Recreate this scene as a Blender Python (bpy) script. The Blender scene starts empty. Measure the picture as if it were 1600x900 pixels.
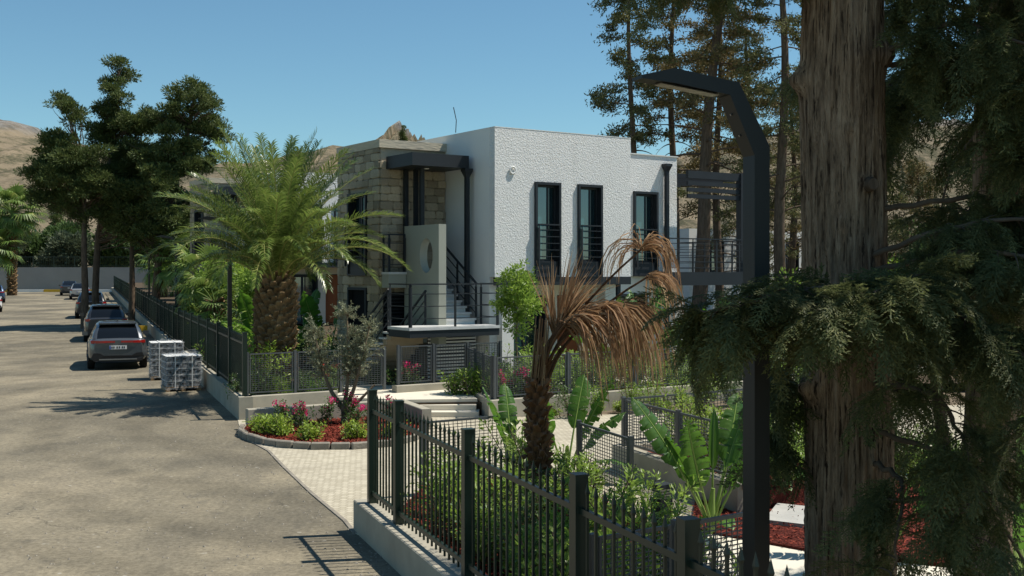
import bpy, math, random
import numpy as np
from mathutils import Vector, Matrix
R = math.radians
rng = np.random.default_rng(7); random.seed(7)
scene = bpy.context.scene
col = scene.collection

# ---------------------------------------------------------------- camera
cam_d = bpy.data.cameras.new('camera'); cam = bpy.data.objects.new('camera', cam_d); col.objects.link(cam)
cam.location = (0, 0, 3.2); cam.rotation_euler = (R(90), 0, 0)
cam_d.sensor_width = 36; cam_d.lens = 39.4; cam_d.shift_y = -0.0156
cam_d.clip_start = 0.1; cam_d.clip_end = 8000
scene.camera = cam

# ---------------------------------------------------------------- sky, sun, exposure
SUN_AZ = R(10.5); SUN_EL = R(60)
sun_dir = Vector((math.cos(SUN_AZ) * math.cos(SUN_EL), math.sin(SUN_AZ) * math.cos(SUN_EL), math.sin(SUN_EL)))
world = bpy.data.worlds.new('World'); scene.world = world; world.use_nodes = True
wn = world.node_tree; wn.nodes.clear()
sky = wn.nodes.new('ShaderNodeTexSky'); sky.sky_type = 'NISHITA'; sky.sun_disc = False
sky.sun_elevation = SUN_EL; sky.sun_rotation = math.pi / 2 - SUN_AZ
sky.altitude = 900; sky.air_density = 1.1; sky.dust_density = 0.0; sky.ozone_density = 3.5
bg = wn.nodes.new('ShaderNodeBackground'); bg.inputs[1].default_value = 0.088
wo = wn.nodes.new('ShaderNodeOutputWorld')
tint = wn.nodes.new('ShaderNodeMix'); tint.data_type = 'RGBA'; tint.blend_type = 'MULTIPLY'; tint.inputs[0].default_value = 1; tint.inputs[7].default_value = (.78, 1.0, .955, 1)
wn.links.new(sky.outputs[0], tint.inputs[6]); wn.links.new(tint.outputs[2], bg.inputs[0]); wn.links.new(bg.outputs[0], wo.inputs[0])
sl = bpy.data.lights.new('sun', 'SUN'); sl.energy = 4.8; sl.angle = R(0.53); sl.color = (1.0, 0.94, 0.84)
so = bpy.data.objects.new('sun', sl); col.objects.link(so)
so.location = (40, 10, 60); so.rotation_euler = sun_dir.to_track_quat('Z', 'Y').to_euler()
vs = scene.view_settings; vs.view_transform = 'Standard'; vs.look = 'None'; vs.gamma = 1; vs.exposure = 0.36
scene.cycles.max_bounces = 8; scene.cycles.transparent_max_bounces = 12

# ---------------------------------------------------------------- helpers
def link(o, parent=None):
    col.objects.link(o)
    if parent is not None: o.parent = parent
    return o
def tag(o, label=None, cat=None, group=None, kind=None):
    if label: o['label'] = label
    if cat: o['category'] = cat
    if group: o['group'] = group
    if kind: o['kind'] = kind
    return o
def empty(name, loc=(0, 0, 0), rz=0, label=None, cat=None, group=None):
    o = bpy.data.objects.new(name, None); link(o); o.location = loc; o.rotation_euler = (0, 0, rz); o.empty_display_size = .1
    return tag(o, label, cat, group)
def copy_tree(o, parent=None):
    c = o.copy(); link(c, parent)
    for ch in list(o.children): copy_tree(ch, c)
    return c
def inst(name, me, parent=None, loc=(0, 0, 0), rot=(0, 0, 0), sc=(1, 1, 1)):
    o = bpy.data.objects.new(name, me); link(o, parent); o.location = loc; o.rotation_euler = rot; o.scale = sc
    return o
def nrm(v):
    v = np.asarray(v, float); return v / np.maximum(np.linalg.norm(v, axis=-1, keepdims=True), 1e-9)

class MB:
    def __init__(s): s.V = []; s.F = {}; s.n = 0
    def add(s, V, F):
        V = np.asarray(V, float).reshape(-1, 3); F = np.asarray(F, np.int64)
        s.V.append(V); s.F.setdefault(F.shape[1], []).append(F + s.n); s.n += len(V); return s
    def poly(s, V):
        return s.add(V, [list(range(len(V)))])
    def box(s, c, d, rz=0, M=None):
        x, y, z = np.array(d) / 2.0
        V = np.array([(-x,-y,-z),(x,-y,-z),(x,y,-z),(-x,y,-z),(-x,-y,z),(x,-y,z),(x,y,z),(-x,y,z)])
        if M is not None: V = V @ np.array(M.to_3x3()).T
        if rz: ca, sa = math.cos(rz), math.sin(rz); V = V @ np.array([[ca, sa, 0], [-sa, ca, 0], [0, 0, 1]])
        return s.add(V + np.array(c), [(0,3,2,1),(4,5,6,7),(0,1,5,4),(1,2,6,5),(2,3,7,6),(3,0,4,7)])
    def b2(s, x0, x1, y0, y1, z0, z1):
        return s.box(((x0+x1)/2, (y0+y1)/2, (z0+z1)/2), (x1-x0, y1-y0, z1-z0))
    def bar(s, p, q, w, h=None):            # box beam from p to q
        p = np.array(p, float); q = np.array(q, float); h = h or w
        d = nrm(q - p); up = np.array([0, 0, 1.]) if abs(d[2]) < .95 else np.array([1., 0, 0])
        sx = nrm(np.cross(d, up)); uz = np.cross(sx, d)
        V = [e + a * sx * w / 2 + b * uz * h / 2 for e in (p, q) for a, b in ((-1,-1),(1,-1),(1,1),(-1,1))]
        return s.add(V, [(0,1,2,3),(7,6,5,4),(0,4,5,1),(1,5,6,2),(2,6,7,3),(3,7,4,0)])
    def tube(s, P, r, n=8, cap=True):
        P = np.asarray(P, float); r = np.broadcast_to(np.asarray(r, float), (len(P),))
        T = nrm(np.gradient(P, axis=0)); ref = np.array([.31, .17, .93]) if abs(T[0][2]) < .8 else np.array([.97, .2, .1])
        A = nrm(np.cross(T, ref)); B = np.cross(T, A)
        th = np.linspace(0, 2*np.pi, n, endpoint=False)
        V = P[:, None] + r[:, None, None] * (A[:, None] * np.cos(th)[None, :, None] + B[:, None] * np.sin(th)[None, :, None])
        m = len(P); i = np.arange(m-1)[:, None] * n; j = np.arange(n)[None]; k = (j + 1) % n
        F = np.stack([i + j, i + k, i + n + k, i + n + j], -1).reshape(-1, 4)
        s.add(V.reshape(-1, 3), F)
        if cap:
            s.poly(V[-1]); s.poly(V[0][::-1])
        return s
    def prism(s, pts, z0, z1):
        n = len(pts); V = [(x, y, z0) for x, y in pts] + [(x, y, z1) for x, y in pts]
        s.add(V, [(i, (i+1) % n, n + (i+1) % n, n + i) for i in range(n)])
        s.poly([(x, y, z1) for x, y in pts]); s.poly([(x, y, z0) for x, y in pts][::-1]); return s
    def xf(s, M):
        A = np.array(M); s.V = [v @ A[:3, :3].T + A[:3, 3] for v in s.V]; return s
    def mesh(s, name, mat=None, smooth=False):
        me = bpy.data.meshes.new(name); V = np.concatenate(s.V)
        me.vertices.add(len(V)); me.vertices.foreach_set('co', V.astype(np.float32).ravel())
        loops = []; tot = []
        for k, fs in s.F.items():
            f = np.concatenate(fs); loops.append(f.ravel()); tot.append(np.full(len(f), k))
        loops = np.concatenate(loops); tot = np.concatenate(tot); st = np.concatenate([[0], np.cumsum(tot)[:-1]])
        me.loops.add(len(loops)); me.loops.foreach_set('vertex_index', loops.astype(np.int32))
        me.polygons.add(len(tot)); me.polygons.foreach_set('loop_start', st.astype(np.int32))
        try: me.polygons.foreach_set('loop_total', tot.astype(np.int32))
        except Exception: pass
        me.polygons.foreach_set('use_smooth', np.full(len(tot), smooth))
        if mat: me.materials.append(mat)
        me.update(calc_edges=True); me.validate(); return me
    def build(s, name, mat=None, parent=None, smooth=False):
        return inst(name, s.mesh(name, mat, smooth), parent)

def bevel_box(d, b):
    import bmesh
    bm = bmesh.new(); bmesh.ops.create_cube(bm, size=1)
    for v in bm.verts: v.co = Vector((v.co.x*d[0], v.co.y*d[1], v.co.z*d[2]))
    bmesh.ops.bevel(bm, geom=bm.edges[:], offset=b, segments=1, affect='EDGES')
    me = bpy.data.meshes.new('piece'); bm.to_mesh(me); bm.free(); return me

# ---------------------------------------------------------------- materials
def new_mat(name):
    m = bpy.data.materials.new(name); m.use_nodes = True; nt = m.node_tree; nt.nodes.clear()
    out = nt.nodes.new('ShaderNodeOutputMaterial'); b = nt.nodes.new('ShaderNodeBsdfPrincipled')
    nt.links.new(b.outputs[0], out.inputs[0]); return m, nt, b, out
def noise(nt, scale, detail=4, rough=.6, vec=None, stretch=None):
    n = nt.nodes.new('ShaderNodeTexNoise'); n.inputs['Scale'].default_value = scale
    n.inputs['Detail'].default_value = detail; n.inputs['Roughness'].default_value = rough
    tc = nt.nodes.new('ShaderNodeTexCoord')
    if stretch:
        mp = nt.nodes.new('ShaderNodeMapping'); mp.inputs['Scale'].default_value = stretch
        nt.links.new(tc.outputs['Object'], mp.inputs[0]); nt.links.new(mp.outputs[0], n.inputs['Vector'])
    else: nt.links.new(tc.outputs['Object'], n.inputs['Vector'])
    return n
def ramp(nt, src, stops):
    r = nt.nodes.new('ShaderNodeValToRGB'); e = r.color_ramp.elements
    while len(e) < len(stops): e.new(.5)
    for el, (p, c) in zip(e, stops): el.position = p; el.color = (*c, 1)
    nt.links.new(src, r.inputs[0]); return r
def mixc(nt, fac, a, b, mode='MIX'):
    m = nt.nodes.new('ShaderNodeMix'); m.data_type = 'RGBA'; m.blend_type = mode
    for s, v in ((m.inputs[0], fac), (m.inputs[6], a), (m.inputs[7], b)):
        if isinstance(v, (int, float)): s.default_value = v
        elif isinstance(v, tuple): s.default_value = (*v, 1)
        else: nt.links.new(v, s)
    return m.outputs[2]
def bump(nt, b, src, strength, dist, prev=None):
    bp = nt.nodes.new('ShaderNodeBump'); bp.inputs['Strength'].default_value = strength; bp.inputs['Distance'].default_value = dist
    nt.links.new(src, bp.inputs['Height'])
    if prev: nt.links.new(prev.outputs[0], bp.inputs['Normal'])
    nt.links.new(bp.outputs[0], b.inputs['Normal']); return bp
def mat(name, c1, c2=None, scale=3., rough=.7, spec=.3, metal=0., bmp=None, stretch=None, objrand=0., coat=0., detail=5, sharp=(.3, .7)):
    m, nt, b, out = new_mat(name)
    b.inputs['Roughness'].default_value = rough; b.inputs['Specular IOR Level'].default_value = spec
    b.inputs['Metallic'].default_value = metal; b.inputs['Coat Weight'].default_value = coat
    if c2 is None: c2 = tuple(x * .8 for x in c1)
    n = noise(nt, scale, detail, stretch=stretch)
    c = ramp(nt, n.outputs[0], [(sharp[0], c1), (sharp[1], c2)]).outputs[0]
    if objrand:
        oi = nt.nodes.new('ShaderNodeObjectInfo'); mr = nt.nodes.new('ShaderNodeMapRange')
        mr.inputs[3].default_value = 1 - objrand; mr.inputs[4].default_value = 1 + objrand * .6
        nt.links.new(oi.outputs['Random'], mr.inputs[0]); hs = nt.nodes.new('ShaderNodeHueSaturation')
        nt.links.new(mr.outputs[0], hs.inputs['Value']); nt.links.new(c, hs.inputs['Color']); c = hs.outputs[0]
    nt.links.new(c, b.inputs['Base Color'])
    prev = None
    for bs, st, ds in (bmp or []):
        prev = bump(nt, b, noise(nt, bs, 4, stretch=stretch).outputs[0], st, ds, prev)
    return m
def leafmat(name, c1, c2, c3=None, rough=.5, spec=.3, trans=.35, tcol=None, patch=1.4):
    m, nt, b, out = new_mat(name)
    b.inputs['Roughness'].default_value = rough; b.inputs['Specular IOR Level'].default_value = spec
    g = nt.nodes.new('ShaderNodeNewGeometry')
    stops = [(0, c1), (.6, c2), (1, c3 or c2)]
    c = ramp(nt, g.outputs['Random Per Island'], stops).outputs[0]
    pn = noise(nt, patch, 3, .6); hs = nt.nodes.new('ShaderNodeHueSaturation'); pr = nt.nodes.new('ShaderNodeMapRange'); pr.inputs[1].default_value = .3; pr.inputs[2].default_value = .7; pr.inputs[3].default_value = .66; pr.inputs[4].default_value = 1.38
    nt.links.new(pn.outputs[0], pr.inputs[0]); nt.links.new(pr.outputs[0], hs.inputs['Value']); nt.links.new(c, hs.inputs['Color']); c = hs.outputs[0]
    nt.links.new(c, b.inputs['Base Color'])
    if trans:
        t = nt.nodes.new('ShaderNodeBsdfTranslucent'); mx = nt.nodes.new('ShaderNodeMixShader'); mx.inputs[0].default_value = trans
        tc = mixc(nt, .6, c, tcol or tuple(min(1, x * 1.6) for x in c2)); nt.links.new(tc, t.inputs[0])
        nt.links.new(b.outputs[0], mx.inputs[1]); nt.links.new(t.outputs[0], mx.inputs[2]); nt.links.new(mx.outputs[0], out.inputs[0])
    return m

def road_material():
    m, nt, b, out = new_mat('dusty_asphalt'); b.inputs['Roughness'].default_value = .92; b.inputs['Specular IOR Level'].default_value = .15
    big = noise(nt, .22, 6, .62); c = ramp(nt, big.outputs[0], [(.36, (.118, .107, .083)), (.5, (.178, .158, .117)), (.64, (.255, .222, .160))]).outputs[0]
    st = noise(nt, .9, 6, .7, stretch=(1, .35, 1)); c = mixc(nt, .55, c, ramp(nt, st.outputs[0], [(.3, (.33, .33, .34)), (.7, (.74, .72, .67))]).outputs[0], 'OVERLAY')
    fine = noise(nt, 14, 8, .8); c = mixc(nt, .8, c, ramp(nt, fine.outputs[0], [(.3, (.2, .2, .2)), (.7, (.8, .8, .8))]).outputs[0], 'OVERLAY')
    sp = noise(nt, 7, 2, .5); c = mixc(nt, ramp(nt, sp.outputs[0], [(.70, (0, 0, 0)), (.74, (.6, .6, .6))]).outputs[0], c, (.36, .34, .29))
    sp2 = noise(nt, 1.7, 8, .75); c = mixc(nt, ramp(nt, sp2.outputs[0], [(.56, (0, 0, 0)), (.68, (.6, .6, .6))]).outputs[0], c, (.085, .080, .068))
    # tyre arcs: faint rings of rubber where cars turn into the drive
    tc = nt.nodes.new('ShaderNodeTexCoord'); mp = nt.nodes.new('ShaderNodeMapping'); mp.inputs['Location'].default_value = (-1, -26, 0)
    nt.links.new(tc.outputs['Object'], mp.inputs[0])
    w = nt.nodes.new('ShaderNodeTexWave'); w.wave_type = 'RINGS'; w.rings_direction = 'Z'; w.inputs['Scale'].default_value = .16; w.inputs['Distortion'].default_value = 5; w.inputs['Detail'].default_value = 3
    nt.links.new(mp.outputs[0], w.inputs[0])
    c = mixc(nt, .35, c, ramp(nt, w.outputs[0], [(.55, (.5, .5, .5)), (.9, (.30, .30, .30))]).outputs[0], 'OVERLAY')
    vc = nt.nodes.new('ShaderNodeTexVoronoi'); vc.feature = 'DISTANCE_TO_EDGE'; vc.inputs['Scale'].default_value = .34; nd = noise(nt, 1.1, 5, .7); tcc = nt.nodes.new('ShaderNodeTexCoord')
    nt.links.new(mixc(nt, .9, tcc.outputs['Object'], nd.outputs['Color'], 'ADD'), vc.inputs['Vector'])
    cm = mixc(nt, ramp(nt, noise(nt, .25, 3).outputs[0], [(.5, (0, 0, 0)), (.6, (1, 1, 1))]).outputs[0], (0., 0., 0.), ramp(nt, vc.outputs['Distance'], [(.002, (.6, .6, .6)), (.008, (0, 0, 0))]).outputs[0])
    c = mixc(nt, cm, c, (.06, .055, .045))
    nt.links.new(c, b.inputs['Base Color'])
    p = bump(nt, b, noise(nt, 90, 3, .7).outputs[0], .5, .006); bump(nt, b, noise(nt, 4, 5, .6).outputs[0], .35, .02, p)
    return m
def paver_material():
    m, nt, b, out = new_mat('cube_pavers'); b.inputs['Roughness'].default_value = .85; b.inputs['Specular IOR Level'].default_value = .2
    tc = nt.nodes.new('ShaderNodeTexCoord'); mp = nt.nodes.new('ShaderNodeMapping'); mp.inputs['Rotation'].default_value = (0, 0, R(-34)); mp.inputs['Scale'].default_value = (1, 1, 1)
    nt.links.new(tc.outputs['Object'], mp.inputs[0])
    br = nt.nodes.new('ShaderNodeTexBrick'); br.inputs['Scale'].default_value = 1; br.inputs['Brick Width'].default_value = .105; br.inputs['Row Height'].default_value = .105
    br.inputs['Mortar Size'].default_value = .009; br.inputs['Mortar Smooth'].default_value = .3
    br.inputs['Color1'].default_value = (.50, .46, .365, 1); br.inputs['Color2'].default_value = (.39, .355, .275, 1); br.inputs['Mortar'].default_value = (.29, .26, .20, 1)
    nt.links.new(mp.outputs[0], br.inputs['Vector'])
    d = noise(nt, .8, 5, .6); c = mixc(nt, .5, br.outputs[0], ramp(nt, d.outputs[0], [(.3, (.40, .39, .37)), (.7, (.60, .59, .56))]).outputs[0], 'OVERLAY')
    nt.links.new(c, b.inputs['Base Color'])
    p = bump(nt, b, br.outputs['Fac'], -.5, .01); bump(nt, b, noise(nt, 40).outputs[0], .3, .008, p)
    return m
def stucco_material():
    m, nt, b, out = new_mat('rough_white_stucco'); b.inputs['Roughness'].default_value = .9; b.inputs['Specular IOR Level'].default_value = .15
    n = noise(nt, .7, 6, .7); c = ramp(nt, n.outputs[0], [(.3, (.80, .80, .78)), (.7, (.75, .75, .73))]).outputs[0]
    sk = noise(nt, 3.2, 5, .65, stretch=(1, 1, .09)); c = mixc(nt, ramp(nt, sk.outputs[0], [(.56, (0, 0, 0)), (.78, (.5, .5, .5))]).outputs[0], c, (.56, .55, .51))
    nt.links.new(c, b.inputs['Base Color'])
    v = nt.nodes.new('ShaderNodeTexVoronoi'); v.inputs['Scale'].default_value = 25; v.feature = 'SMOOTH_F1'
    tc = nt.nodes.new('ShaderNodeTexCoord'); nz = noise(nt, 9, 3, .6)
    mp = mixc(nt, .12, tc.outputs['Object'], nz.outputs['Color'], 'ADD'); nt.links.new(mp, v.inputs['Vector'])
    p = bump(nt, b, v.outputs['Distance'], .7, .026); bump(nt, b, noise(nt, 21, 6, .78).outputs[0], 1., .040, p)
    return m
def hill_material():
    m, nt, b, out = new_mat('dry_hillside'); b.inputs['Roughness'].default_value = .95; b.inputs['Specular IOR Level'].default_value = .05
    n = noise(nt, .006, 8, .65); c = ramp(nt, n.outputs[0], [(.3, (.275, .22, .15)), (.55, (.215, .175, .12)), (.75, (.155, .135, .095))]).outputs[0]
    s = noise(nt, .03, 8, .8, stretch=(1, .35, .35)); c = mixc(nt, ramp(nt, s.outputs[0], [(.46, (0, 0, 0)), (.56, (.9, .9, .9))]).outputs[0], c, (.075, .075, .045))
    g = nt.nodes.new('ShaderNodeNewGeometry'); sx = nt.nodes.new('ShaderNodeSeparateXYZ'); nt.links.new(g.outputs['Position'], sx.inputs[0])
    mr = nt.nodes.new('ShaderNodeMapRange'); mr.inputs[1].default_value = 166; mr.inputs[2].default_value = 180; nt.links.new(sx.outputs[2], mr.inputs[0])
    r = noise(nt, .03, 6, .7); rr = nt.nodes.new('ShaderNodeMath'); rr.operation = 'MULTIPLY'; nt.links.new(mr.outputs[0], rr.inputs[0]); nt.links.new(ramp(nt, r.outputs[0], [(.35, (.4, .4, .4)), (.55, (1, 1, 1))]).outputs[0], rr.inputs[1])
    c = mixc(nt, rr.outputs[0], c, mixc(nt, ramp(nt, noise(nt, .06, 6, .7).outputs[0], [(.4, (0, 0, 0)), (.6, (1, 1, 1))]).outputs[0], (.11, .105, .10), (.24, .225, .205)))
    nt.links.new(c, b.inputs['Base Color']); bump(nt, b, noise(nt, .05, 8, .7).outputs[0], .9, 8.0)
    return m

M = {}
M['road'] = road_material(); M['paver'] = paver_material(); M['stucco'] = stucco_material(); M['hill'] = hill_material()
M['earth'] = mat('dry_earth', (.20, .16, .11), (.13, .10, .07), 1.5, .95, .1, bmp=[(20, .4, .02)])
M['soil'] = mat('dark_soil', (.10, .075, .05), (.06, .045, .03), 6, .95, .1, bmp=[(25, .6, .03)])
M['mulch_base'] = mat('red_mulch_base', (.10, .022, .016), (.06, .016, .012), 30, .95, .1, bmp=[(40, .8, .03)])
M['mulch'] = leafmat('red_bark_chips', (.19, .036, .024), (.26, .058, .036), (.10, .024, .018), .9, .1, 0)
M['lawn'] = mat('lawn_base', (.07, .13, .025), (.05, .10, .02), 8, .95, .1, bmp=[(60, .8, .03)])
M['grass'] = leafmat('grass_blades', (.09, .18, .025), (.13, .24, .03), (.17, .27, .05), .5, .25, .4)
M['concrete'] = mat('painted_concrete', (.40, .37, .295), (.28, .262, .212), 1.6, .85, .2, bmp=[(30, .25, .006), (3, .2, .01)])
M['kerb'] = mat('kerb_stone', (.30, .27, .22), (.17, .155, .13), 5, .9, .15, bmp=[(18, .5, .02)])
M['patio'] = mat('pale_patio_stone', (.68, .63, .52), (.60, .56, .47), 1.4, .7, .25, bmp=[(15, .15, .004)])
M['slab'] = mat('stepping_slab_stone', (.46, .45, .42), (.33, .33, .31), 2.5, .75, .25, bmp=[(20, .2, .005)])
M['plaster'] = mat('smooth_pale_plaster', (.72, .72, .69), (.68, .68, .65), 1.0, .85, .2, bmp=[(28, .5, .010)])
M['cream'] = mat('cream_plaster', (.66, .63, .54), (.61, .58, .50), 1.0, .85, .2, bmp=[(50, .2, .004)])
M['sage'] = mat('sage_grey_paint', (.34, .35, .295), (.31, .32, .27), .8, .7, .3, bmp=[(40, .12, .003)])
M['endwall'] = mat('grey_render', (.30, .295, .28), (.26, .255, .245), .5, .9, .1, bmp=[(20, .2, .01)])
M['stone'] = mat('building_stone', (.46, .39, .28), (.33, .28, .20), 6, .92, .12, bmp=[(14, .7, .03), (60, .4, .01)], objrand=.32, sharp=(.25, .75))
M['mortar'] = mat('stone_mortar', (.40, .355, .27), (.33, .29, .22), 5, .95, .1, bmp=[(30, .6, .02)])
M['coping'] = mat('parapet_plaster', (.55, .49, .37), (.44, .39, .30), 3, .9, .1, bmp=[(5, .6, .03)], stretch=(1, 1, 4))
M['steel'] = mat('charcoal_steel', (.018, .022, .027), (.014, .018, .022), 2, .5, .35)
M['steel_light'] = mat('grey_steel', (.022, .028, .034), (.018, .023, .028), 2, .6, .25)
M['green'] = mat('dark_green_paint', (.014, .029, .019), (.010, .022, .014), 3, .38, .5)
M['galv'] = mat('grey_coated_wire', (.075, .082, .085), (.06, .066, .07), 4, .45, .5)
M['lamp'] = mat('black_lamp_paint', (.016, .017, .015), (.012, .013, .012), 2, .5, .4)
M['led'] = mat('led_lens', (.45, .43, .36), (.38, .36, .30), 60, .3, .5)
M['marble'] = mat('grey_marble', (.62, .62, .60), (.47, .48, .48), 4, .5, .3, bmp=[(20, .1, .003)])
M['sand'] = mat('sandy_soffit', (.42, .34, .24), (.36, .29, .2), 3, .9, .1)
M['wood'] = mat('orange_wood', (.30, .095, .03), (.22, .065, .02), 3, .55, .3, stretch=(1, 1, .1))
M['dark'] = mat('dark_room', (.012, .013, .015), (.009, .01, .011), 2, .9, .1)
def glassmat(name, base, ior=2.1):
    m, nt, b, out = new_mat(name); b.inputs['Base Color'].default_value = (*base, 1); b.inputs['Roughness'].default_value = .03
    b.inputs['IOR'].default_value = ior; b.inputs['Specular IOR Level'].default_value = .5
    bump(nt, b, noise(nt, .6, 2).outputs[0], .05, .02); return m
M['glass'] = glassmat('teal_reflection_glass', (.028, .10, .125)); M['glass_dark'] = glassmat('dark_window_glass', (.008, .022, .028), 1.7); M['carglass'] = glassmat('car_glass', (.006, .007, .008), 1.5)  # teal base colour of the window panes paints in a sky reflection
M['water'] = glassmat('pool_water', (.05, .22, .22), 1.33)
M['pool_tile'] = mat('pool_tile', (.12, .34, .33), (.09, .28, .28), 3, .4)
M['white'] = mat('white_paint', (.75, .75, .73), (.7, .7, .68), 3, .5, .4)
M['yellow'] = mat('yellow_paint', (.65, .40, .03), (.55, .33, .03), 4, .7, .3)
M['bark_cyp'] = mat('cypress_bark', (.37, .28, .195), (.14, .104, .072), 22, .95, .08, bmp=[(30, 1., .035), (90, .7, .012)], stretch=(1, 1, .11), sharp=(.35, .65))
def bark_material():
    m, nt, b, out = new_mat('cypress_bark'); b.inputs['Roughness'].default_value = .95; b.inputs['Specular IOR Level'].default_value = .08
    n1 = noise(nt, 26, 6, .7, stretch=(1, 1, .09)); c = ramp(nt, n1.outputs[0], [(.36, (.13, .092, .062)), (.5, (.27, .195, .132)), (.64, (.40, .305, .215))]).outputs[0]
    n2 = noise(nt, 48, 4, .6, stretch=(1, 1, .07)); fz = ramp(nt, n2.outputs[0], [(.36, (1, 1, 1)), (.44, (0, 0, 0))]).outputs[0]; c = mixc(nt, fz, c, (.045, .031, .022))
    n3 = noise(nt, 1.3, 4, .6); c = mixc(nt, .5, c, ramp(nt, n3.outputs[0], [(.3, (.38, .38, .40)), (.7, (.64, .60, .55))]).outputs[0], 'OVERLAY'); nt.links.new(c, b.inputs['Base Color'])
    p = bump(nt, b, n1.outputs[0], 1., .03); p = bump(nt, b, n2.outputs[0], 1., .02, p); bump(nt, b, noise(nt, 120, 3, .7, stretch=(1, 1, .3)).outputs[0], .6, .006, p); return m
M['bark_cyp'] = bark_material()
M['bark'] = mat('rough_bark', (.17, .125, .09), (.075, .055, .04), 14, .95, .08, bmp=[(25, .9, .03)], stretch=(1, 1, .2))
M['bark_olive'] = mat('olive_bark', (.24, .19, .125), (.13, .10, .07), 14, .95, .08, bmp=[(30, .8, .02)], stretch=(1, 1, .25))
M['twig'] = mat('bare_twig', (.15, .115, .085), (.09, .068, .05), 8, .95, .08)
M['boot'] = mat('palm_leaf_base', (.30, .20, .105), (.13, .08, .042), 9, .9, .1, bmp=[(40, .6, .015)], objrand=.45)
M['boot_dead'] = mat('dead_leaf_base', (.26, .14, .075), (.11, .055, .03), 9, .9, .1, bmp=[(40, .6, .015)], objrand=.4)
M['palmcore'] = mat('palm_fibre', (.10, .065, .038), (.06, .038, .022), 20, .95, .05, bmp=[(40, .8, .02)])
M['frond'] = leafmat('palm_leaflets', (.075, .125, .025), (.135, .19, .040), (.28, .30, .092), .33, .5, .32)
M['rachis'] = mat('palm_rachis', (.30, .30, .09), (.24, .22, .06), 3, .45, .4)
M['fan'] = leafmat('fan_palm_leaf', (.08, .14, .03), (.14, .20, .045), (.24, .25, .08), .45, .35, .3)
M['deadleaf'] = leafmat('dead_palm_straw', (.20, .108, .058), (.33, .20, .105), (.54, .40, .24), .7, .2, .3)
M['banana'] = leafmat('banana_leaf', (.030, .085, .016), (.045, .115, .020), (.07, .15, .026), .42, .35, .38, (.17, .36, .03))
bn = M['banana'].node_tree; _b = [n for n in bn.nodes if n.type == 'BSDF_PRINCIPLED'][0]
_w = bn.nodes.new('ShaderNodeTexWave'); _w.bands_direction = 'X'; _w.inputs['Scale'].default_value = 11; _w.inputs['Distortion'].default_value = .4; _w.inputs['Detail'].default_value = 2
_t = bn.nodes.new('ShaderNodeTexCoord'); bn.links.new(_t.outputs['Object'], _w.inputs[0]); bump(bn, _b, _w.outputs['Fac'], .25, .004)
M['banana_rib'] = mat('banana_midrib', (.22, .32, .07), (.18, .27, .06), 3, .4, .4)
M['cyp'] = leafmat('cypress_scale_leaf', (.055, .080, .026), (.085, .115, .034), (.15, .17, .052), .6, .25, .22)
M['cyp_near'] = leafmat('cypress_spray_leaf', (.066, .082, .031), (.100, .118, .045), (.19, .185, .070), .6, .25, .35)
M['pine'] = leafmat('dry_conifer_needles', (.10, .098, .038), (.165, .135, .055), (.26, .17, .075), .7, .15, .2)
M['pine2'] = leafmat('olive_conifer_needles', (.075, .092, .036), (.12, .125, .048), (.19, .155, .065), .7, .15, .2)
M['bush'] = leafmat('glossy_green_leaf', (.12, .20, .030), (.20, .30, .048), (.30, .40, .085), .4, .4, .45)
M['bush_y'] = leafmat('yellow_green_leaf', (.16, .25, .028), (.25, .35, .042), (.34, .43, .07), .45, .35, .35)
M['bush_d'] = leafmat('deep_green_leaf', (.045, .09, .022), (.075, .14, .030), (.12, .19, .045), .45, .35, .25)
M['olive'] = leafmat('olive_leaf', (.15, .165, .095), (.21, .225, .135), (.32, .33, .23), .5, .3, .2)
M['tree'] = leafmat('broad_leaf', (.040, .072, .022), (.065, .11, .032), (.12, .17, .052), .55, .25, .25)
M['greyleaf'] = leafmat('grey_green_leaf', (.055, .075, .040), (.08, .10, .055), (.12, .14, .08), .55, .25, .2)
M['pink'] = leafmat('pink_petals', (.45, .015, .10), (.62, .03, .16), (.70, .10, .25), .5, .2, .3)
M['red'] = leafmat('red_petals', (.45, .03, .03), (.6, .05, .06), (.7, .12, .1), .5, .2, .3)
M['whitepetal'] = leafmat('white_petals', (.7, .65, .6), (.75, .7, .62), None, .5, .2, .3)
M['rubber'] = mat('tyre_rubber', (.018, .018, .018), (.014, .014, .014), 8, .85, .2)
M['rim'] = mat('alloy_rim', (.30, .30, .31), (.25, .25, .26), 5, .3, .5, metal=.9)
M['trim'] = mat('black_trim', (.014, .014, .015), (.011, .011, .012), 5, .55, .4)
M['tail'] = mat('tail_light', (.42, .012, .010), (.34, .01, .01), 8, .2, .6, coat=.5)
M['plate_blue'] = mat('plate_blue', (.03, .08, .4), None, 5, .4)
def paint(name, c, metal=.4): return mat(name, c, tuple(x * .95 for x in c), 2, .32, .5, metal=metal, coat=.9)
M['p_grey'] = paint('car_paint_grey', (.085, .095, .105)); M['p_dark'] = paint('car_paint_charcoal', (.035, .037, .040)); M['p_black'] = paint('car_paint_black', (.012, .013, .015))
M['p_silver'] = paint('car_paint_silver', (.36, .36, .36)); M['p_white'] = paint('car_paint_white', (.72, .72, .70), 0.); M['p_blue'] = paint('car_paint_blue', (.05, .09, .17))
M['block'] = mat('concrete_block', (.20, .21, .22), (.12, .13, .14), 9, .9, .15, bmp=[(40, .4, .01)], objrand=.3)
M['pallet'] = mat('pallet_wood', (.34, .22, .12), (.24, .15, .08), 6, .85, .2, stretch=(.2, 1, 1))
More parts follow.
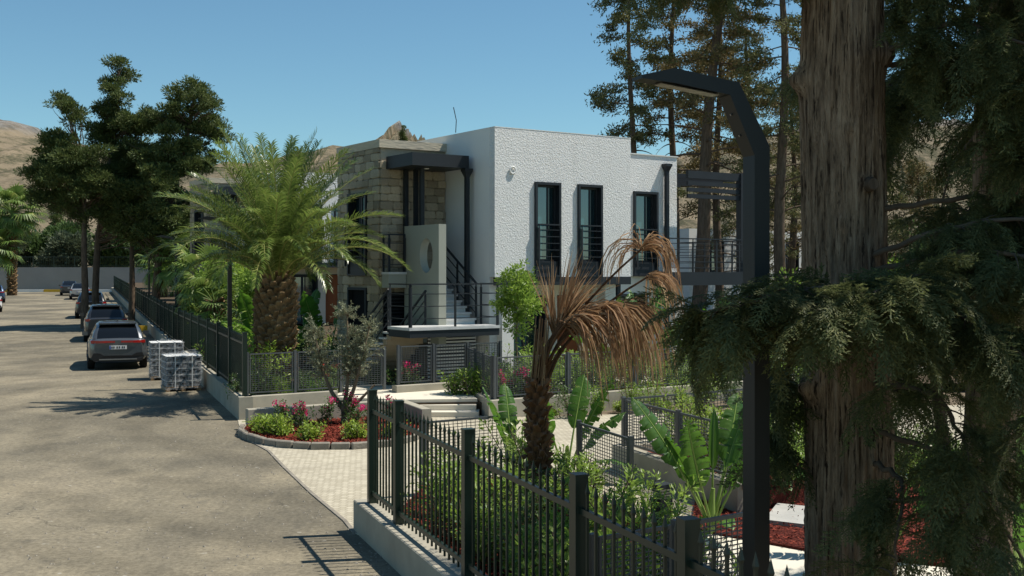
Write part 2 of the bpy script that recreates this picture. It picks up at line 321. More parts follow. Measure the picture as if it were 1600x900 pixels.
def film():
    m, nt, b, out = new_mat('stretch_film'); b.inputs['Base Color'].default_value = (.85, .86, .87, 1); b.inputs['Roughness'].default_value = .22; b.inputs['Specular IOR Level'].default_value = .6
    t = nt.nodes.new('ShaderNodeBsdfTransparent'); mx = nt.nodes.new('ShaderNodeMixShader')
    n = noise(nt, 6, 5, .7, stretch=(1, 1, 2.5)); f = ramp(nt, n.outputs[0], [(.40, (.02, .02, .02)), (.75, (.42, .42, .42))])
    nt.links.new(f.outputs[0], mx.inputs[0]); nt.links.new(t.outputs[0], mx.inputs[1]); nt.links.new(b.outputs[0], mx.inputs[2]); nt.links.new(mx.outputs[0], out.inputs[0])
    bump(nt, b, noise(nt, 14, 4, .6, stretch=(1, 1, .4)).outputs[0], .8, .03); return m
M['film'] = film()
# ================================================================ SETTING
def XF(Y): return -1.71 + .384 * (13.7 - Y)           # line of the spiked road fence
def gz(Y): return 0. if Y < 38 else .012 * (Y - 38) ** 2 / (Y - 38 + 12)   # the road rises gently
UA = math.atan2(.56, .83); U = np.array([math.cos(UA), math.sin(UA)]); Vv = np.array([-U[1], U[0]])   # house axes
RD = nrm(np.array([-.384, 1.]))                         # direction of the road
RN = np.array([RD[1], -RD[0]])                          # to the garden side

def sheet(name, pts, z, m, kind='structure', depth=.25):
    o = MB().prism(pts, z - depth, z).build(name, m); return tag(o, kind=kind)

# ground sheet to the horizon
xs = np.concatenate([-np.geomspace(3000, 60, 14), np.linspace(-50, 50, 21), np.geomspace(60, 3000, 14)])
ys = np.concatenate([np.linspace(-60, 30, 10), np.linspace(36, 200, 42), np.geomspace(220, 3500, 12)])
zz = np.array([gz(min(y, 200)) for y in ys])
gm = MB(); nx, ny = len(xs), len(ys)
Vg = np.array([(x, y, z - .03) for y, z in zip(ys, zz) for x in xs])
Fg = [(j*nx+i, j*nx+i+1, (j+1)*nx+i+1, (j+1)*nx+i) for j in range(ny-1) for i in range(nx-1)]
gm.add(Vg, Fg); tag(gm.build('ground', M['earth'], smooth=True), kind='structure')
# asphalt road
ry = np.concatenate([[-40, 0], np.linspace(4, 40, 19), np.linspace(44, 131, 36)])
rm = MB(); fr = np.array([0, .05, .12, .25, .45, .7, 1.])
Vr = np.array([(XF(y) - f * (45 + max(0, y) * .3), y, gz(y)) for y in ry for f in fr]); k = len(fr)
rm.add(Vr, [(j*k+i+1, j*k+i, (j+1)*k+i, (j+1)*k+i+1) for j in range(len(ry)-1) for i in range(k-1)])
tag(rm.build('road', M['road'], smooth=True), kind='structure')

# grit and small stones lying on the asphalt (nobody could count them)
gg = np.random.default_rng(31); npb = 2600; py_ = 9 + 40 * gg.random(npb) ** 1.6; px_ = np.array([XF(y) for y in py_]) - .15 - (gg.random(npb) ** 1.8) * (6 + py_ * .25)
grit = MB(); sz = gg.uniform(.006, .02, npb)
tet = np.array([(-1, -.7, 0), (1, -.8, 0), (.9, .8, 0), (-.8, .9, 0), (.1, 0, .9)])
for x, y, s_ in zip(px_, py_, sz):
    a_ = gg.uniform(0, 6.28); ca, sa = math.cos(a_), math.sin(a_); V_ = tet * s_ @ np.array([[ca, sa, 0], [-sa, ca, 0], [0, 0, 1]]) + np.array([x, y, gz(y) + .001]); grit.add(V_, [(0, 1, 4), (1, 2, 4), (2, 3, 4), (3, 0, 4)])
tag(grit.build('road_grit', M['kerb']), 'loose grit and pebbles on the asphalt', 'grit', kind='stuff')
# pavers of the drive and the lower courtyard
edge = [(-5.45, 22.5), (-4.95, 21.2), (-4.34, 20.0), (-3.75, 18.4), (-2.9, 16.2), (-2.15, 14.4), (-1.92, 13.7)]
tag(MB().prism([(-1.92, 13.7), (-1.6, 13.3), (1.2, 6.0), (14, 9.0), (14, 27.5), (-.2, 24.6), (-2.2, 26.0), (-4.0, 25.6), (-5.95, 24.3)] + edge[:-1], -.2, .012).build('courtyard_paving', M['paver']), kind='structure')
ej = MB()                                              # flush kerb strip along the asphalt edge
for p, q in zip(edge[:-1], edge[1:]): ej.bar((*p, -.055), (*q, -.055), .05, .14)
tag(ej.build('edging_strip', M['kerb']), kind='structure')

# raised garden terrace in front of and around the houses
terr = [(-5.9, 24.45), (-4.2, 25.6), (-2.45, 25.0), (-.75, 25.2), (-.40, 24.55), (7.67, 30.0), (24, 41.0), (34, 75), (XF(75) + .1, 75), (XF(50)+.1, 50)]
tag(MB().prism(terr, -.3, .28).build('garden_terrace', M['soil']), kind='structure')
tag(MB().prism([(-4.25, 25.62), (-2.4, 25.02), (-.78, 25.22), (-1.3, 28.3), (-.5, 29.1), (-3.6, 30.4), (-5.2, 29.3), (-3.9, 27.2)], .2, .35).build('patio_paving', M['patio']), kind='structure')
tag(MB().prism([(1.0, 27.6), (14, 36.2), (13.2, 37.4), (.4, 28.8)], .2, .33).build('terrace_path', M['patio']), kind='structure')
ly = np.linspace(30, 125, 30); lm = MB(); lf = np.array([0.0, .1, .3, .6, 1.])
Vl = np.array([(XF(y) + .12 + f * 60, y, max(.2, gz(y) + .22 + .025 * min(max(0, y - 30), 35))) for y in ly for f in lf]); k = 5
lm.add(Vl, [(j*k+i, j*k+i+1, (j+1)*k+i+1, (j+1)*k+i) for j in range(len(ly)-1) for i in range(k-1)])
tag(lm.build('upper_garden', M['soil'], smooth=True), kind='structure')
lawnA = [(-6.6, 26.0), (-4.6, 26.9), (-4.4, 28.2), (-5.4, 31.5), (-8.2, 31.0)]
lawnB = [(5.2, 30.4), (8.5, 32.6), (16, 37), (14, 42), (7.5, 36.4), (5.6, 33.4)]
for nm, pts, z in (('lawn_by_palm', lawnA, .34), ('lawn_by_house', lawnB, .34)): sheet(nm, pts, z, M['lawn'], depth=.1)

# hills
prof = [(-3.2, 150), (-1.2, 172), (-.72, 235), (-.60, 228), (-.52, 222), (-.457, 240), (-.42, 226), (-.41, 214), (-.36, 190), (-.30, 176), (-.26, 168), (-.2, 176), (-.155, 192), (-.133, 196), (-.122, 199), (-.113, 203), (-.107, 211), (-.102, 221), (-.098, 225), (-.093, 222), (-.087, 211), (-.080, 204), (-.062, 199), (-.03, 190), (.05, 168), (.12, 170), (.20, 205), (.26, 226), (.33, 235), (.40, 232), (.55, 220), (.8, 190), (1.5, 160), (3.2, 130)]
pa = np.array(prof); hx = np.unique(np.concatenate([np.linspace(-3.2, 3.2, 60), np.linspace(-.6, .7, 170), np.linspace(-.13, -.06, 60)]))
hh = np.interp(hx, pa[:, 0], pa[:, 1])
hy = np.array([420, 600, 800, 1000, 1200, 1400, 1500, 1700, 2100]); hs = np.array([0, .13, .33, .56, .78, .96, 1., .92, .6])
hr = np.random.default_rng(3)
hm = MB(); nhx = len(hx); Vh = []
for yy, s in zip(hy, hs):
    for i, x in enumerate(hx):
        w = math.sin(x * 31 + yy * .011) + .6 * math.sin(x * 77 - yy * .02)
        Vh.append((x * 1500 * (.55 + .45 * yy / 1500), yy, hh[i] * .855 * s + (w * 5 * s * (1 - s) * 4) + (hr.normal() * (1.2 + (2.2 if -.125 < x < -.07 and s > .7 else 0) + (1.0 if s > .9 else 0)) if s > .1 else 0) - 2 * (s == 0)))
hm.add(Vh, [(j*nhx+i, j*nhx+i+1, (j+1)*nhx+i+1, (j+1)*nhx+i) for j in range(len(hy)-1) for i in range(nhx-1)])
tag(hm.build('hills', M['hill'], smooth=False), kind='structure')

# ================================================================ walls
def low_wall(label, pts, z0, z1, th, m='concrete', name='low_wall'):
    mb = MB(); pts = [np.array(p, float) for p in pts]; n = len(pts)
    d = [nrm(pts[i+1] - pts[i]) for i in range(n-1)]
    L, Rr = [], []
    for i in range(n):
        if i == 0: nn = np.array([-d[0][1], d[0][0]])
        elif i == n-1: nn = np.array([-d[-1][1], d[-1][0]])
        else:
            a = np.array([-d[i-1][1], d[i-1][0]]); b = np.array([-d[i][1], d[i][0]]); nn = (a + b); nn = nn / max(.3, nn @ a)
        L.append(pts[i] + nn * th/2); Rr.append(pts[i] - nn * th/2)
    c = .012
    for i in range(n-1):
        quad = [Rr[i], Rr[i+1], L[i+1], L[i]]
        ctr = sum(quad) / 4
        low = [(*q, z0) for q in quad]; hi = [(*q, z1 - c) for q in quad]
        dn = np.array([-d[i][1], d[i][0]]) * c
        top = [(*(Rr[i] + dn), z1), (*(Rr[i+1] + dn), z1), (*(L[i+1] - dn), z1), (*(L[i] - dn), z1)]
        mb.add(low + hi + top, [(0,1,5,4),(1,2,6,5),(2,3,7,6),(3,0,4,7),(4,5,9,8),(5,6,10,9),(6,7,11,10),(7,4,8,11),(8,9,10,11),(3,2,1,0)])
    return tag(mb.build(name, M[m]), label, 'wall')
nf0 = np.array([XF(13.95), 13.95]); nf1 = np.array([XF(3.0), 3.0])
off = -RN * .02
low_wall('low grey concrete wall under the near spiked fence at the road edge', [nf0 + off, nf1 + off], -.2, .38, .30)
ff0 = np.array([XF(24.35), 24.35]) + RN*.1
wl = MB()
yy = np.linspace(24.2, 128, 40)
for a, b in zip(yy[:-1], yy[1:]):
    p = np.array([XF(a), a]); q = np.array([XF(b), b]); za, zb = gz(a), gz(b)
    c = [p - RN*.15, p + RN*.15, q + RN*.15, q - RN*.15]; zt = [za, za, zb, zb]
    wl.add([(*c[i], zt[i] - .3) for i in range(4)] + [(*c[i], zt[i] + .5) for i in range(4)], [(0,1,5,4),(1,2,6,5),(2,3,7,6),(3,0,4,7),(4,5,6,7)])
tag(wl.build('low_wall', M['concrete']), 'long low concrete wall under the far spiked fence beside parked cars', 'wall')
A0 = np.array([-5.98, 24.28]); low_wall('low concrete garden wall with mesh fence in front of the big palm', [A0 + U*.16, A0 + U * 2.35], -.2, .5, .24)
low_wall('low concrete retaining wall behind the olive flower bed', [(-5.38, 22.75), (-2.43, 24.45), (-1.73, 22.75)], -.2, .42, .2)
W1a = np.array([-1.10, 27.7]); W1b = np.array([-.42, 24.42])
low_wall('long pale concrete planter wall below the white house garden', [W1a, W1b, W1b + U * 9.9, W1b + U * 22], -.2, .42, .24)
F1a = np.array([-2.78, 26.5]); low_wall('short pale concrete kerb wall under mesh fence before the staircase', [F1a, F1a + U * 2.45], .1, .52, .24)
P4 = np.array([1.75, 18.0]); P4n = P4 - RD * 3.6
low_wall('grey planter wall bordering the sunken courtyard path', [P4 + U * 6.5, P4, P4n], -.2, .42, .22)
# steps from courtyard to patio
st = empty('garden_steps', (-1.35, 24.6, 0), 0, 'two pale stone steps leading up to the patio', 'steps')
MB().b2(-.85, .62, .02, .75, 0, .12).build('step', M['patio'], st); MB().b2(-.85, .55, .36, .8, .12, .235).build('step', M['patio'], st)
# flower bed round the olive tree
kc = [(-5.42, 22.6), (-5.3, 21.9), (-5.0, 21.3), (-4.6, 20.75), (-4.1, 20.35), (-3.5, 20.15), (-2.8, 20.2), (-2.2, 20.5), (-1.85, 21.2), (-1.72, 22.6)]
tag(MB().prism([(-2.43, 24.35), (-5.35, 22.65)] + [(x * .985 - .04, y + .03) for x, y in kc[1:]], -.1, .10).build('flower_bed', M['mulch_base']), kind='structure')
kerb = empty('curved_kerb', (-3.6, 20.2, 0), 0, 'curved row of rough kerb stones round the red flower bed', 'kerb')
pk = np.array(kc); seg = np.concatenate([[0], np.cumsum(np.linalg.norm(np.diff(pk, axis=0), axis=1))]); tt = np.arange(.15, seg[-1], .36)
kme = bevel_box((.34, .12, .26), .018); kme.materials.append(M['kerb'])
for t in tt:
    x, y = np.interp(t, seg, pk[:, 0]), np.interp(t, seg, pk[:, 1]); x2, y2 = np.interp(t + .1, seg, pk[:, 0]), np.interp(t + .1, seg, pk[:, 1])
    inst('kerb_stone', kme, kerb, (x + 3.6, y - 20.2, .01 + random.uniform(-.01, .01)), (0, 0, math.atan2(y2 - y, x2 - x)))
# near bed, right beds, slabs, path, pool
near_bed = [(XF(13.6)+.14, 13.6), (-1.24, 16.0), (0, 16.75), (1.1, 15.4), (1.75, 13.0), (1.9, 9.2), (.62, 8.2)]
right_bed = [(2.55, 15.6), (2.2, 13.75), (3.3, 12.75), (5.6, 11.6), (9, 13), (9, 19.5), (5.2, 19.4)]
planter_bed = [tuple(P4 + U*.1 + RD*-.1), tuple(P4n + U*.1), tuple(P4n + U * 1.9), tuple(P4 + U*6.4)]
tag(MB().prism(near_bed, -.1, .16).build('planting_bed', M['mulch_base']), kind='structure')
tag(MB().prism(right_bed, -.1, .06).build('mulch_bed', M['mulch_base']), kind='structure')
tag(MB().prism(planter_bed, -.1, .30).build('planter_soil', M['mulch_base']), kind='structure')
tag(MB().prism([(.75, 8.0), (2.0, 9.1), (1.95, 13.0), (2.25, 13.7), (3.35, 12.7), (5.6, 11.5), (9, 12.9), (9, 7.5)], -.1, .03).build('garden_path', M['patio']), kind='structure')
for nm, pts, lab in (('stepping_slab', [(3.15, 14.0), (4.3, 13.3), (4.75, 14.3), (3.55, 15.0)], 'large grey stepping slab lying in the red mulch'),):
    tag(MB().prism(pts, 0, .11).build(nm, M['slab']), lab, 'slab')
pl = empty('swimming_pool', (7.2, 17.2, 0), UA, 'small turquoise pool seen behind the cypress trunks', 'pool')
MB().b2(-1.3, 1.3, -1, 1, -.1, .10).build('coping', M['marble'], pl); MB().b2(-1.1, 1.1, -.8, .8, 0, .125).build('water', M['pool_tile'], pl)
# end wall of the road, its fence and painted kerb
EW = 130.
tag(MB().b2(-95, -30, EW, EW + .3, .5, 3.75).build('boundary_wall', M['endwall']), 'long grey rendered wall closing the end of the road', 'wall')
ef = empty('wall_top_fence', (-60, EW + .15, 3.75), 0, 'thin dark railing along the top of the end wall', 'fence')
pm = MB().b2(-.03, .03, -.03, .03, 0, 1.3).mesh('post', M['green'])
for i in range(28): inst('post', pm, ef, (-34 + i * 2.4, 0, 0))
for z in (.15, 1.2): MB().b2(-34, 30, -.02, .02, z - .03, z + .03).build('rail', M['green'], ef)
tag(MB().add(np.concatenate([np.array([(x, -.008, .1), (x + .03, -.008, .1), (x + .03, -.008, 1.3), (x, -.008, 1.3)]) for x in np.arange(-34, 30, .22)]), np.arange(4 * len(np.arange(-34, 30, .22))).reshape(-1, 4)).build('picket', M['green'], ef), kind='stuff')
ek = empty('painted_kerb', (-58, EW - 3, gz(EW - 3)), 0, 'kerb painted in yellow and white lengths before the end wall', 'kerb')
for i in range(12): MB().b2(-16 + i * 3.0, -13.03 + i * 3.0, -.2, .2, -.1, .28).build('kerb_stone', M['yellow' if i % 3 else 'white'], ek)

# ================================================================ spiked steel fence
pk_me = {}
def picket_mesh(h, m):
    mb = MB(); w = .0095
    mb.b2(-w, w, -w, w, 0, h - .10)
    V = [(-.010,-.010,h-.10),(.010,-.010,h-.10),(.010,.010,h-.10),(-.010,.010,h-.10),(-.014,-.014,h-.08),(.014,-.014,h-.08),(.014,.014,h-.08),(-.014,.014,h-.08),(0,0,h)]
    mb.add(V, [(0,1,5,4),(1,2,6,5),(2,3,7,6),(3,0,4,7),(3,2,1,0)]); mb.add(V, [(4,5,8),(5,6,8),(6,7,8),(7,4,8)])
    return mb.mesh('picket', m)
def spiked_fence(label, y0, y1, posts, zb, htop, limit, name='spiked_fence', m='green', spacing=.142):
    root = empty(name, (XF(y0), y0, 0), math.atan2(RD[1], RD[0]), label, 'fence')   # local +x runs along RD
    L = (y1 - y0) / RD[1]; sg = 1 if L > 0 else -1
    gzl = lambda t: gz(y0 + t * RD[1])
    pm = MB().b2(-.05, .05, -.05, .05, 0, htop - zb).b2(-.054, .054, -.054, .054, htop - zb, htop - zb + .012).mesh('post', M[m])
    for t in posts: inst('post', pm, root, (t, 0, gzl(t) + zb))
    ts = sorted(posts)
    for a, b in zip(ts[:-1], ts[1:]):
        for z in (zb + .13, htop - .245):
            MB().bar((a + .05, 0, gzl(a) + z), (b - .05, 0, gzl(b) + z), .036, .045).build('rail', M[m], root)
    pic = picket_mesh(htop - zb - .06, M[m]); rest = MB(); n = 0
    pv = np.zeros(len(pic.vertices) * 3); pic.vertices.foreach_get('co', pv); pv = pv.reshape(-1, 3)
    for a, b in zip(ts[:-1], ts[1:]) if sg > 0 else list(zip(ts[:-1], ts[1:]))[::-1]:
        k = max(2, int(round((b - a) / spacing)))
        for i in range(1, k):
            t = a + (b - a) * i / k
            if n < limit: inst('picket', pic, root, (t, 0, gzl(t) + zb + .04)); n += 1
            else: rest.add(pv[:8] + np.array([t, 0, gzl(t) + zb + .04]), [(0,1,5,4),(1,2,6,5),(2,3,7,6),(3,0,4,7)])
    if rest.n: tag(rest.build('far_pickets', M[m], root), kind='stuff')
    return root
q = 1 / RD[1]
spiked_fence('dark green spiked steel fence in the foreground beside the road', 13.7, 5.0, [0, -1.14*q, -3.4*q, -5.7*q, -7.14*q, -9.5*q], .38, 1.75, 300)
spiked_fence('long dark green spiked steel fence receding past the parked cars', 24.4, 126, [0] + [2.5 * i for i in range(1, 43)], .5, 1.88, 240)

# ================================================================ wire mesh fences
def mesh_fence(label, p0, p1, z0, h, n, cell=.075, tilt=0., wire=.0035):
    p0 = np.array(p0, float); p1 = np.array(p1, float); d = p1 - p0; L = np.linalg.norm(d)
    root = empty('mesh_fence', (*p0, z0), math.atan2(d[1], d[0]), label, 'fence')
    pm = MB().b2(-.03, .03, -.03, .03, -.06, h + .03).mesh('post', M['galv'])
    for i in range(n + 1): inst('post', pm, root, (L * i / n, 0, 0))
    for i in range(n):
        a, b = L * i / n + .055, L * (i + 1) / n - .055
        f = MB(); f.b2(a, b, -.014, .014, h - .03, h).b2(a, b, -.014, .014, .05, .08).b2(a, a + .025, -.014, .014, .08, h - .03).b2(b - .025, b, -.014, .014, .08, h - .03)
        f.build('panel_frame', M['galv'], root)
        w = MB()
        for x in np.arange(a + .06, b - .03, cell): w.b2(x - wire, x + wire, -wire, wire, .08, h - .03)
        for z in np.arange(.08 + cell * .6, h - .04, cell * .6): w.b2(a + .025, b - .025, -wire*1.2 + .004, wire*1.2 + .004, z - wire * 1.2, z + wire * 1.2)
        tag(w.build('wire_mesh', M['galv'], root), kind='stuff')
    return root
mesh_fence('grey wire mesh fence on the wall before the big palm', A0 + U*.25, A0 + U * 3.6, .5, .92, 3)
mesh_fence('grey wire mesh fence with pink flowers in front of the staircase', F1a + U*.1, F1a + U * 3.0, .52, .92, 3)
mesh_fence('short mesh fence return at the left end of the planter wall', W1b + (W1a - W1b) * .98, W1b + (W1a - W1b) * .03, .42, .92, 3)
mesh_fence('long grey wire mesh fence on the planter wall below the white house', W1b + U*.05, W1b + U * 20, .42, .92, 10)
mesh_fence('wire mesh fence between the driveway and the spiked fence bed', (-1.26, 15.95), (.02, 16.8), .02, 1.05, 1)
mesh_fence('mesh gate panel across the courtyard path behind the dead palm', (.95, 15.9), (1.52, 14.35), .02, 1.05, 1)
mesh_fence('wire mesh fence rising behind the banana leaves on the planter', P4 + U*.06, P4 + U * 6.4, .42, .75, 4)
mesh_fence('wire mesh fence on the planter wall running toward the banana plant', P4 - RD*.12, P4n, .42, .75, 2)
mesh_fence('near wire mesh panel joined to the tall fence post', (.58, 8.1), (.58 + U[0] * 1.62, 8.1 + U[1] * 1.62), .16, 1.12, 2, cell=.06)
# ================================================================ HOUSE
ST = []
for i in range(4):
    me = bevel_box((1, 1, 1), .12); 
    for v in me.vertices: v.co += Vector((random.uniform(-.05, .05), random.uniform(-.04, .04), random.uniform(-.05, .05)))
    me.materials.append(M['stone']); ST.append(me)
def wall_open(mb, axis, c, lo, hi, z0, z1, th, opens):
    """a wall in plane axis=c between lo..hi with openings [(a0,a1,b0,b1)]; th goes to the inside"""
    xs = sorted({lo, hi, *[o[0] for o in opens], *[o[1] for o in opens]}); zs = sorted({z0, z1, *[o[2] for o in opens], *[o[3] for o in opens]})
    for a, b in zip(xs[:-1], xs[1:]):
        for e, f in zip(zs[:-1], zs[1:]):
            if any(o[0] <= a and b <= o[1] and o[2] <= e and f <= o[3] for o in opens): continue
            if axis == 'y': mb.b2(a, b, c, c + th, e, f)
            else: mb.b2(c, c + th, a, b, e, f)
    return mb
def railing(parent, pts, h, nbar, z=0, posts=None, inward=.06, m='steel', name='railing'):
    """pts: list of (x,y,z) floor points; top rail part with bars and posts as sub-parts"""
    pts = [np.array(p, float) for p in pts]; up = np.array([0, 0, 1.])
    t = MB()
    for p, q in zip(pts[:-1], pts[1:]): t.bar(p + up*h, q + up*h, .055, .036)
    top = t.build(name, M[m], parent)
    for j in range(nbar):
        zz = h * (j + .7) / (nbar + .5); b = MB()
        for p, q in zip(pts[:-1], pts[1:]): b.bar(p + up*zz, q + up*zz, .02, .02)
        b.build('rail_bar', M[m], top)
    for p, q in zip(pts[:-1], pts[1:]):
        L = np.linalg.norm(q - p); k = max(1, int(round(L / 1.1)))
        for i in range(k + 1):
            c = p + (q - p) * (i + .02 if i == 0 else i - .02 if i == k else i) / k
            MB().bar(c - up*.14, c + up*(h - .09), .034, .05).bar(c + up*(h - .09), c + up*(h-.005), .018, .03).build('post', M[m], top)
    return top
def window(parent, face, c, a0, a1, z0, z1, leaves=1, rail=True, panel=.4, tilted=False):
    """face 'y': wall in plane y=c facing -y; face 'x': plane x=c facing -x"""
    def bx(mb, a, b, d0, d1, e, f):
        return mb.b2(a, b, c + d0, c + d1, e, f) if face == 'y' else mb.b2(c + d0, c + d1, a, b, e, f)
    fr = MB(); w = .07
    for a, b, e, f in ((a0, a0 + w, z0, z1), (a1 - w, a1, z0, z1), (a0 + w, a1 - w, z1 - w, z1), (a0 + w, a1 - w, z0, z0 + .05)): bx(fr, a, b, -.07, .2, e, f)
    win = fr.build('window', M['steel'], parent)
    if panel: bx(MB(), a0 + w, a1 - w, -.03, .02, z0 + .05, z0 + panel).build('spandrel_panel', M['steel'], win)
    zb = z0 + (panel or .05)
    inn = MB()
    for i in range(leaves):
        a, b = a0 + w + (a1 - a0 - 2*w) * i / leaves, a0 + w + (a1 - a0 - 2*w) * (i + 1) / leaves
        for p, q_, e, f in ((a, a + .05, zb, z1 - w), (b - .05, b, zb, z1 - w), (a + .05, b - .05, z1 - w - .06, z1 - w), (a + .05, b - .05, zb, zb + .06)): bx(inn, p, q_, .10, .16, e, f)
    inn.build('sash', M['steel'], win)
    am = a0 + (a1 - a0) * .58
    bx(MB(), a0 + w + .05, am, .125, .14, zb + .06, z1 - w - .06).build('pane', M['glass'], win); bx(MB(), am + .045, a1 - w - .05, .165, .18, zb + .06, z1 - w - .06).build('pane', M['glass_dark'], win)
    bx(MB(), am, am + .045, .105, .17, zb + .06, z1 - w - .06).build('glazing_bar', M['steel'], win)
    if rail:
        if face == 'y': railing(parent, [(a0 + .06, c - .12, z0 + panel), (a1 - .06, c - .12, z0 + panel)], .98, 5, name='window_railing')
        else: railing(parent, [(c - .12, a0 + .06, z0 + panel), (c - .12, a1 - .06, z0 + panel)], .98, 5, name='window_railing')
    return win

def build_house(label):
    H = empty('white_house', (-.45, 29.2, .35), UA, label, 'house', None)
    FL = 2.85
    # ---- upper white block with two tall windows
    mb = MB(); ops = [(1.26, 2.11, 2.72, 5.26), (2.70, 3.55, 2.72, 5.26)]
    wall_open(mb, 'y', 0, 0, 4.6, 2.72, 6.63, .25, ops); mb.b2(4.35, 4.6, .25, 7, 2.72, 6.63)
    mb.build('wall', M['stucco'], H)
    MB().b2(-.002, .25, .25, 7, 0, 6.63).build('side_wall', M['plaster'], H)
    MB().b2(.25, 4.35, .3, 7, 6.2, 6.3).build('roof', M['plaster'], H)
    MB().b2(-.006, 4.606, -.006, .28, 6.63, 6.65).b2(-.006, .28, .28, 7, 6.63, 6.65).b2(4.32, 4.606, .28, 7, 6.63, 6.65).build('parapet_cap', M['plaster'], H)
    MB().b2(.26, 4.34, .27, 6.9, 2.5, 2.70).build('ceiling', M['cream'], H)
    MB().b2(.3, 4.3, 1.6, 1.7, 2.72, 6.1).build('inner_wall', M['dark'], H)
    for o in ops: window(H, 'y', 0, o[0], o[1], 2.72, 5.26, panel=.42)
    # vent ring
    th = np.linspace(0, 2*np.pi, 17)[:-1]; v = MB()
    v.tube([(.55 + .09*math.cos(t), -.03, 5.53 + .09*math.sin(t)) for t in np.linspace(0, 2*np.pi, 18)], .022, 6); v.build('vent_ring', M['white'], H, True)
    # ---- set back block
    mb = MB(); wall_open(mb, 'y', 1.2, 4.6, 7.45, 2.72, 6.36, .25, [(5.70, 6.65, 2.72, 5.26)])
    mb.b2(7.2, 7.45, 1.45, 7, 0, 6.36); mb.build('wall', M['stucco'], H)
    MB().b2(4.6, 7.2, 1.5, 7, 5.95, 6.05).build('roof', M['plaster'], H)
    MB().b2(4.6, 7.48, 1.17, 1.48, 6.36, 6.39).b2(7.17, 7.48, 1.48, 7, 6.36, 6.39).build('parapet_cap', M['plaster'], H)
    window(H, 'y', 1.2, 5.70, 6.65, 2.72, 5.26, panel=.42)
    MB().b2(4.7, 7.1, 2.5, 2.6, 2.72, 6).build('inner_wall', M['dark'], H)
    def downpipe(x, y, z1, z0):
        d = MB(); d.b2(x - .055, x + .055, y - .055, y + .055, z0, z1)
        d.add([(x-.055,y-.055,z1-.05),(x+.055,y-.055,z1-.05),(x+.055,y+.055,z1-.05),(x-.055,y+.055,z1-.05),(x-.11,y-.11,z1+.10),(x+.11,y-.11,z1+.10),(x+.11,y+.11,z1+.10),(x-.11,y+.11,z1+.10)], [(0,1,5,4),(1,2,6,5),(2,3,7,6),(3,0,4,7)])
        d.b2(x-.12, x+.12, y-.12, y+.12, z1+.10, z1+.18); d.build('downpipe', M['steel'], H)
    downpipe(6.95, 1.1, 5.95, 0)
    downpipe(-.22, 1.02, 5.43, 1.6)
    # ---- ground floor
    g = MB(); wall_open(g, 'y', 1.0, .62, 4.6, 0, 2.5, .2, [(1.0, 2.35, 0, 2.2), (2.75, 3.55, 0, 2.2)]); g.build('ground_wall', M['cream'], H)
    MB().b2(.252, .62, .03, 1.2, 0, 2.5).build('pier', M['plaster'], H)
    window(H, 'y', 1.0, 1.0, 2.35, 0, 2.2, leaves=2, rail=False, panel=0)
    dr = MB().b2(2.78, 3.52, 1.06, 1.12, .02, 2.17).build('door', M['wood'], H)
    MB().b2(3.4, 3.44, 1.0, 1.06, .95, 1.25).build('handle', M['rim'], dr)
    for z in (.4, 1.0, 1.6): MB().b2(2.88, 3.3, 1.05, 1.06, z, z + .4).build('door_panel', M['wood'], dr)
    MB().b2(3.75, 4.12, .08, .45, 0, 2.5).build('column', M['cream'], H)
    MB().b2(.02, 4.58, -.04, .10, 2.50, 2.72).build('fascia_beam', M['steel'], H)
    MB().b2(4.2, 4.32, .1, .22, 0, 2.5).build('downpipe', M['steel'], H)
    g = MB(); wall_open(g, 'y', 1.3, 4.6, 7.2, 0, 2.72, .2, [(4.9, 6.3, 0, 2.2)]); g.build('ground_wall', M['plaster'], H)
    window(H, 'y', 1.3, 4.9, 6.3, 0, 2.2, leaves=2, rail=False, panel=0)
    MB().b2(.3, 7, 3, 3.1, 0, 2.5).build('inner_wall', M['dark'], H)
    # ---- right balcony and pergola
    MB().b2(6.4, 10.4, .42, 1.17, 2.45, 2.85).b2(7.48, 10.4, 1.17, 4.4, 2.45, 2.85).build('balcony_slab', M['steel'], H)
    railing(H, [(6.45, .46, 2.85), (10.35, .46, 2.85), (10.35, 4.3, 2.85)], 1.0, 5, name='balcony_railing')
    MB().b2(6.42, 6.46, .46, 1.17, 3.8, 3.85).build('rail_end', M['steel'], H)
    for x, y in ((9.75, .75), (9.75, 4.2)): MB().b2(x - .11, x + .11, y - .11, y + .11, 2.85, 5.95).build('pergola_post', M['steel_light'], H)
    for y in (.75, 4.2): MB().b2(7.45, 9.64, y - .06, y + .06, 5.70, 5.93).build('pergola_beam', M['steel_light'], H)
    for i in range(3): MB().b2(7.46, 9.64, .71, .79, 5.10 + i * .195, 5.225 + i * .195).build('pergola_slat', M['steel_light'], H)
    for i in range(6): MB().b2(7.5, 9.9, 1.2 + i * .5, 1.28 + i * .5, 5.72, 5.88).build('pergola_slat', M['steel_light'], H)
    MB().b2(7.48, 10.2, 3.9, 4.1, 0, 2.45).build('ground_wall', M['plaster'], H)
    # ---- stone block
    c = MB(); wall_open(c, 'x', -2.02, 2.52, 5.1, 0, 6.2, .25, [(3.22, 4.38, 2.75, 5.05), (3.22, 4.38, 0, 2.42)]); c.b2(-1.77, -.003, 2.52, 2.8, 0, 6.2)
    core = c.build('stone_wall', M['mortar'], H)
    MB().b2(-2.0, 0, 2.75, 5.1, 5.9, 6.0).build('roof', M['coping'], H)
    cp = MB(); cp.b2(-2.10, -.003, 2.44, 2.75, 6.2, 6.42); cp.b2(-2.10, -1.8, 2.75, 5.12, 6.2, 6.42); cp.build('coping', M['coping'], H)
    MB().b2(-1.6, -1.5, 2.9, 5.0, 0, 5.8).build('inner_wall', M['dark'], H)
    rs = random.Random(11)
    z = 0.
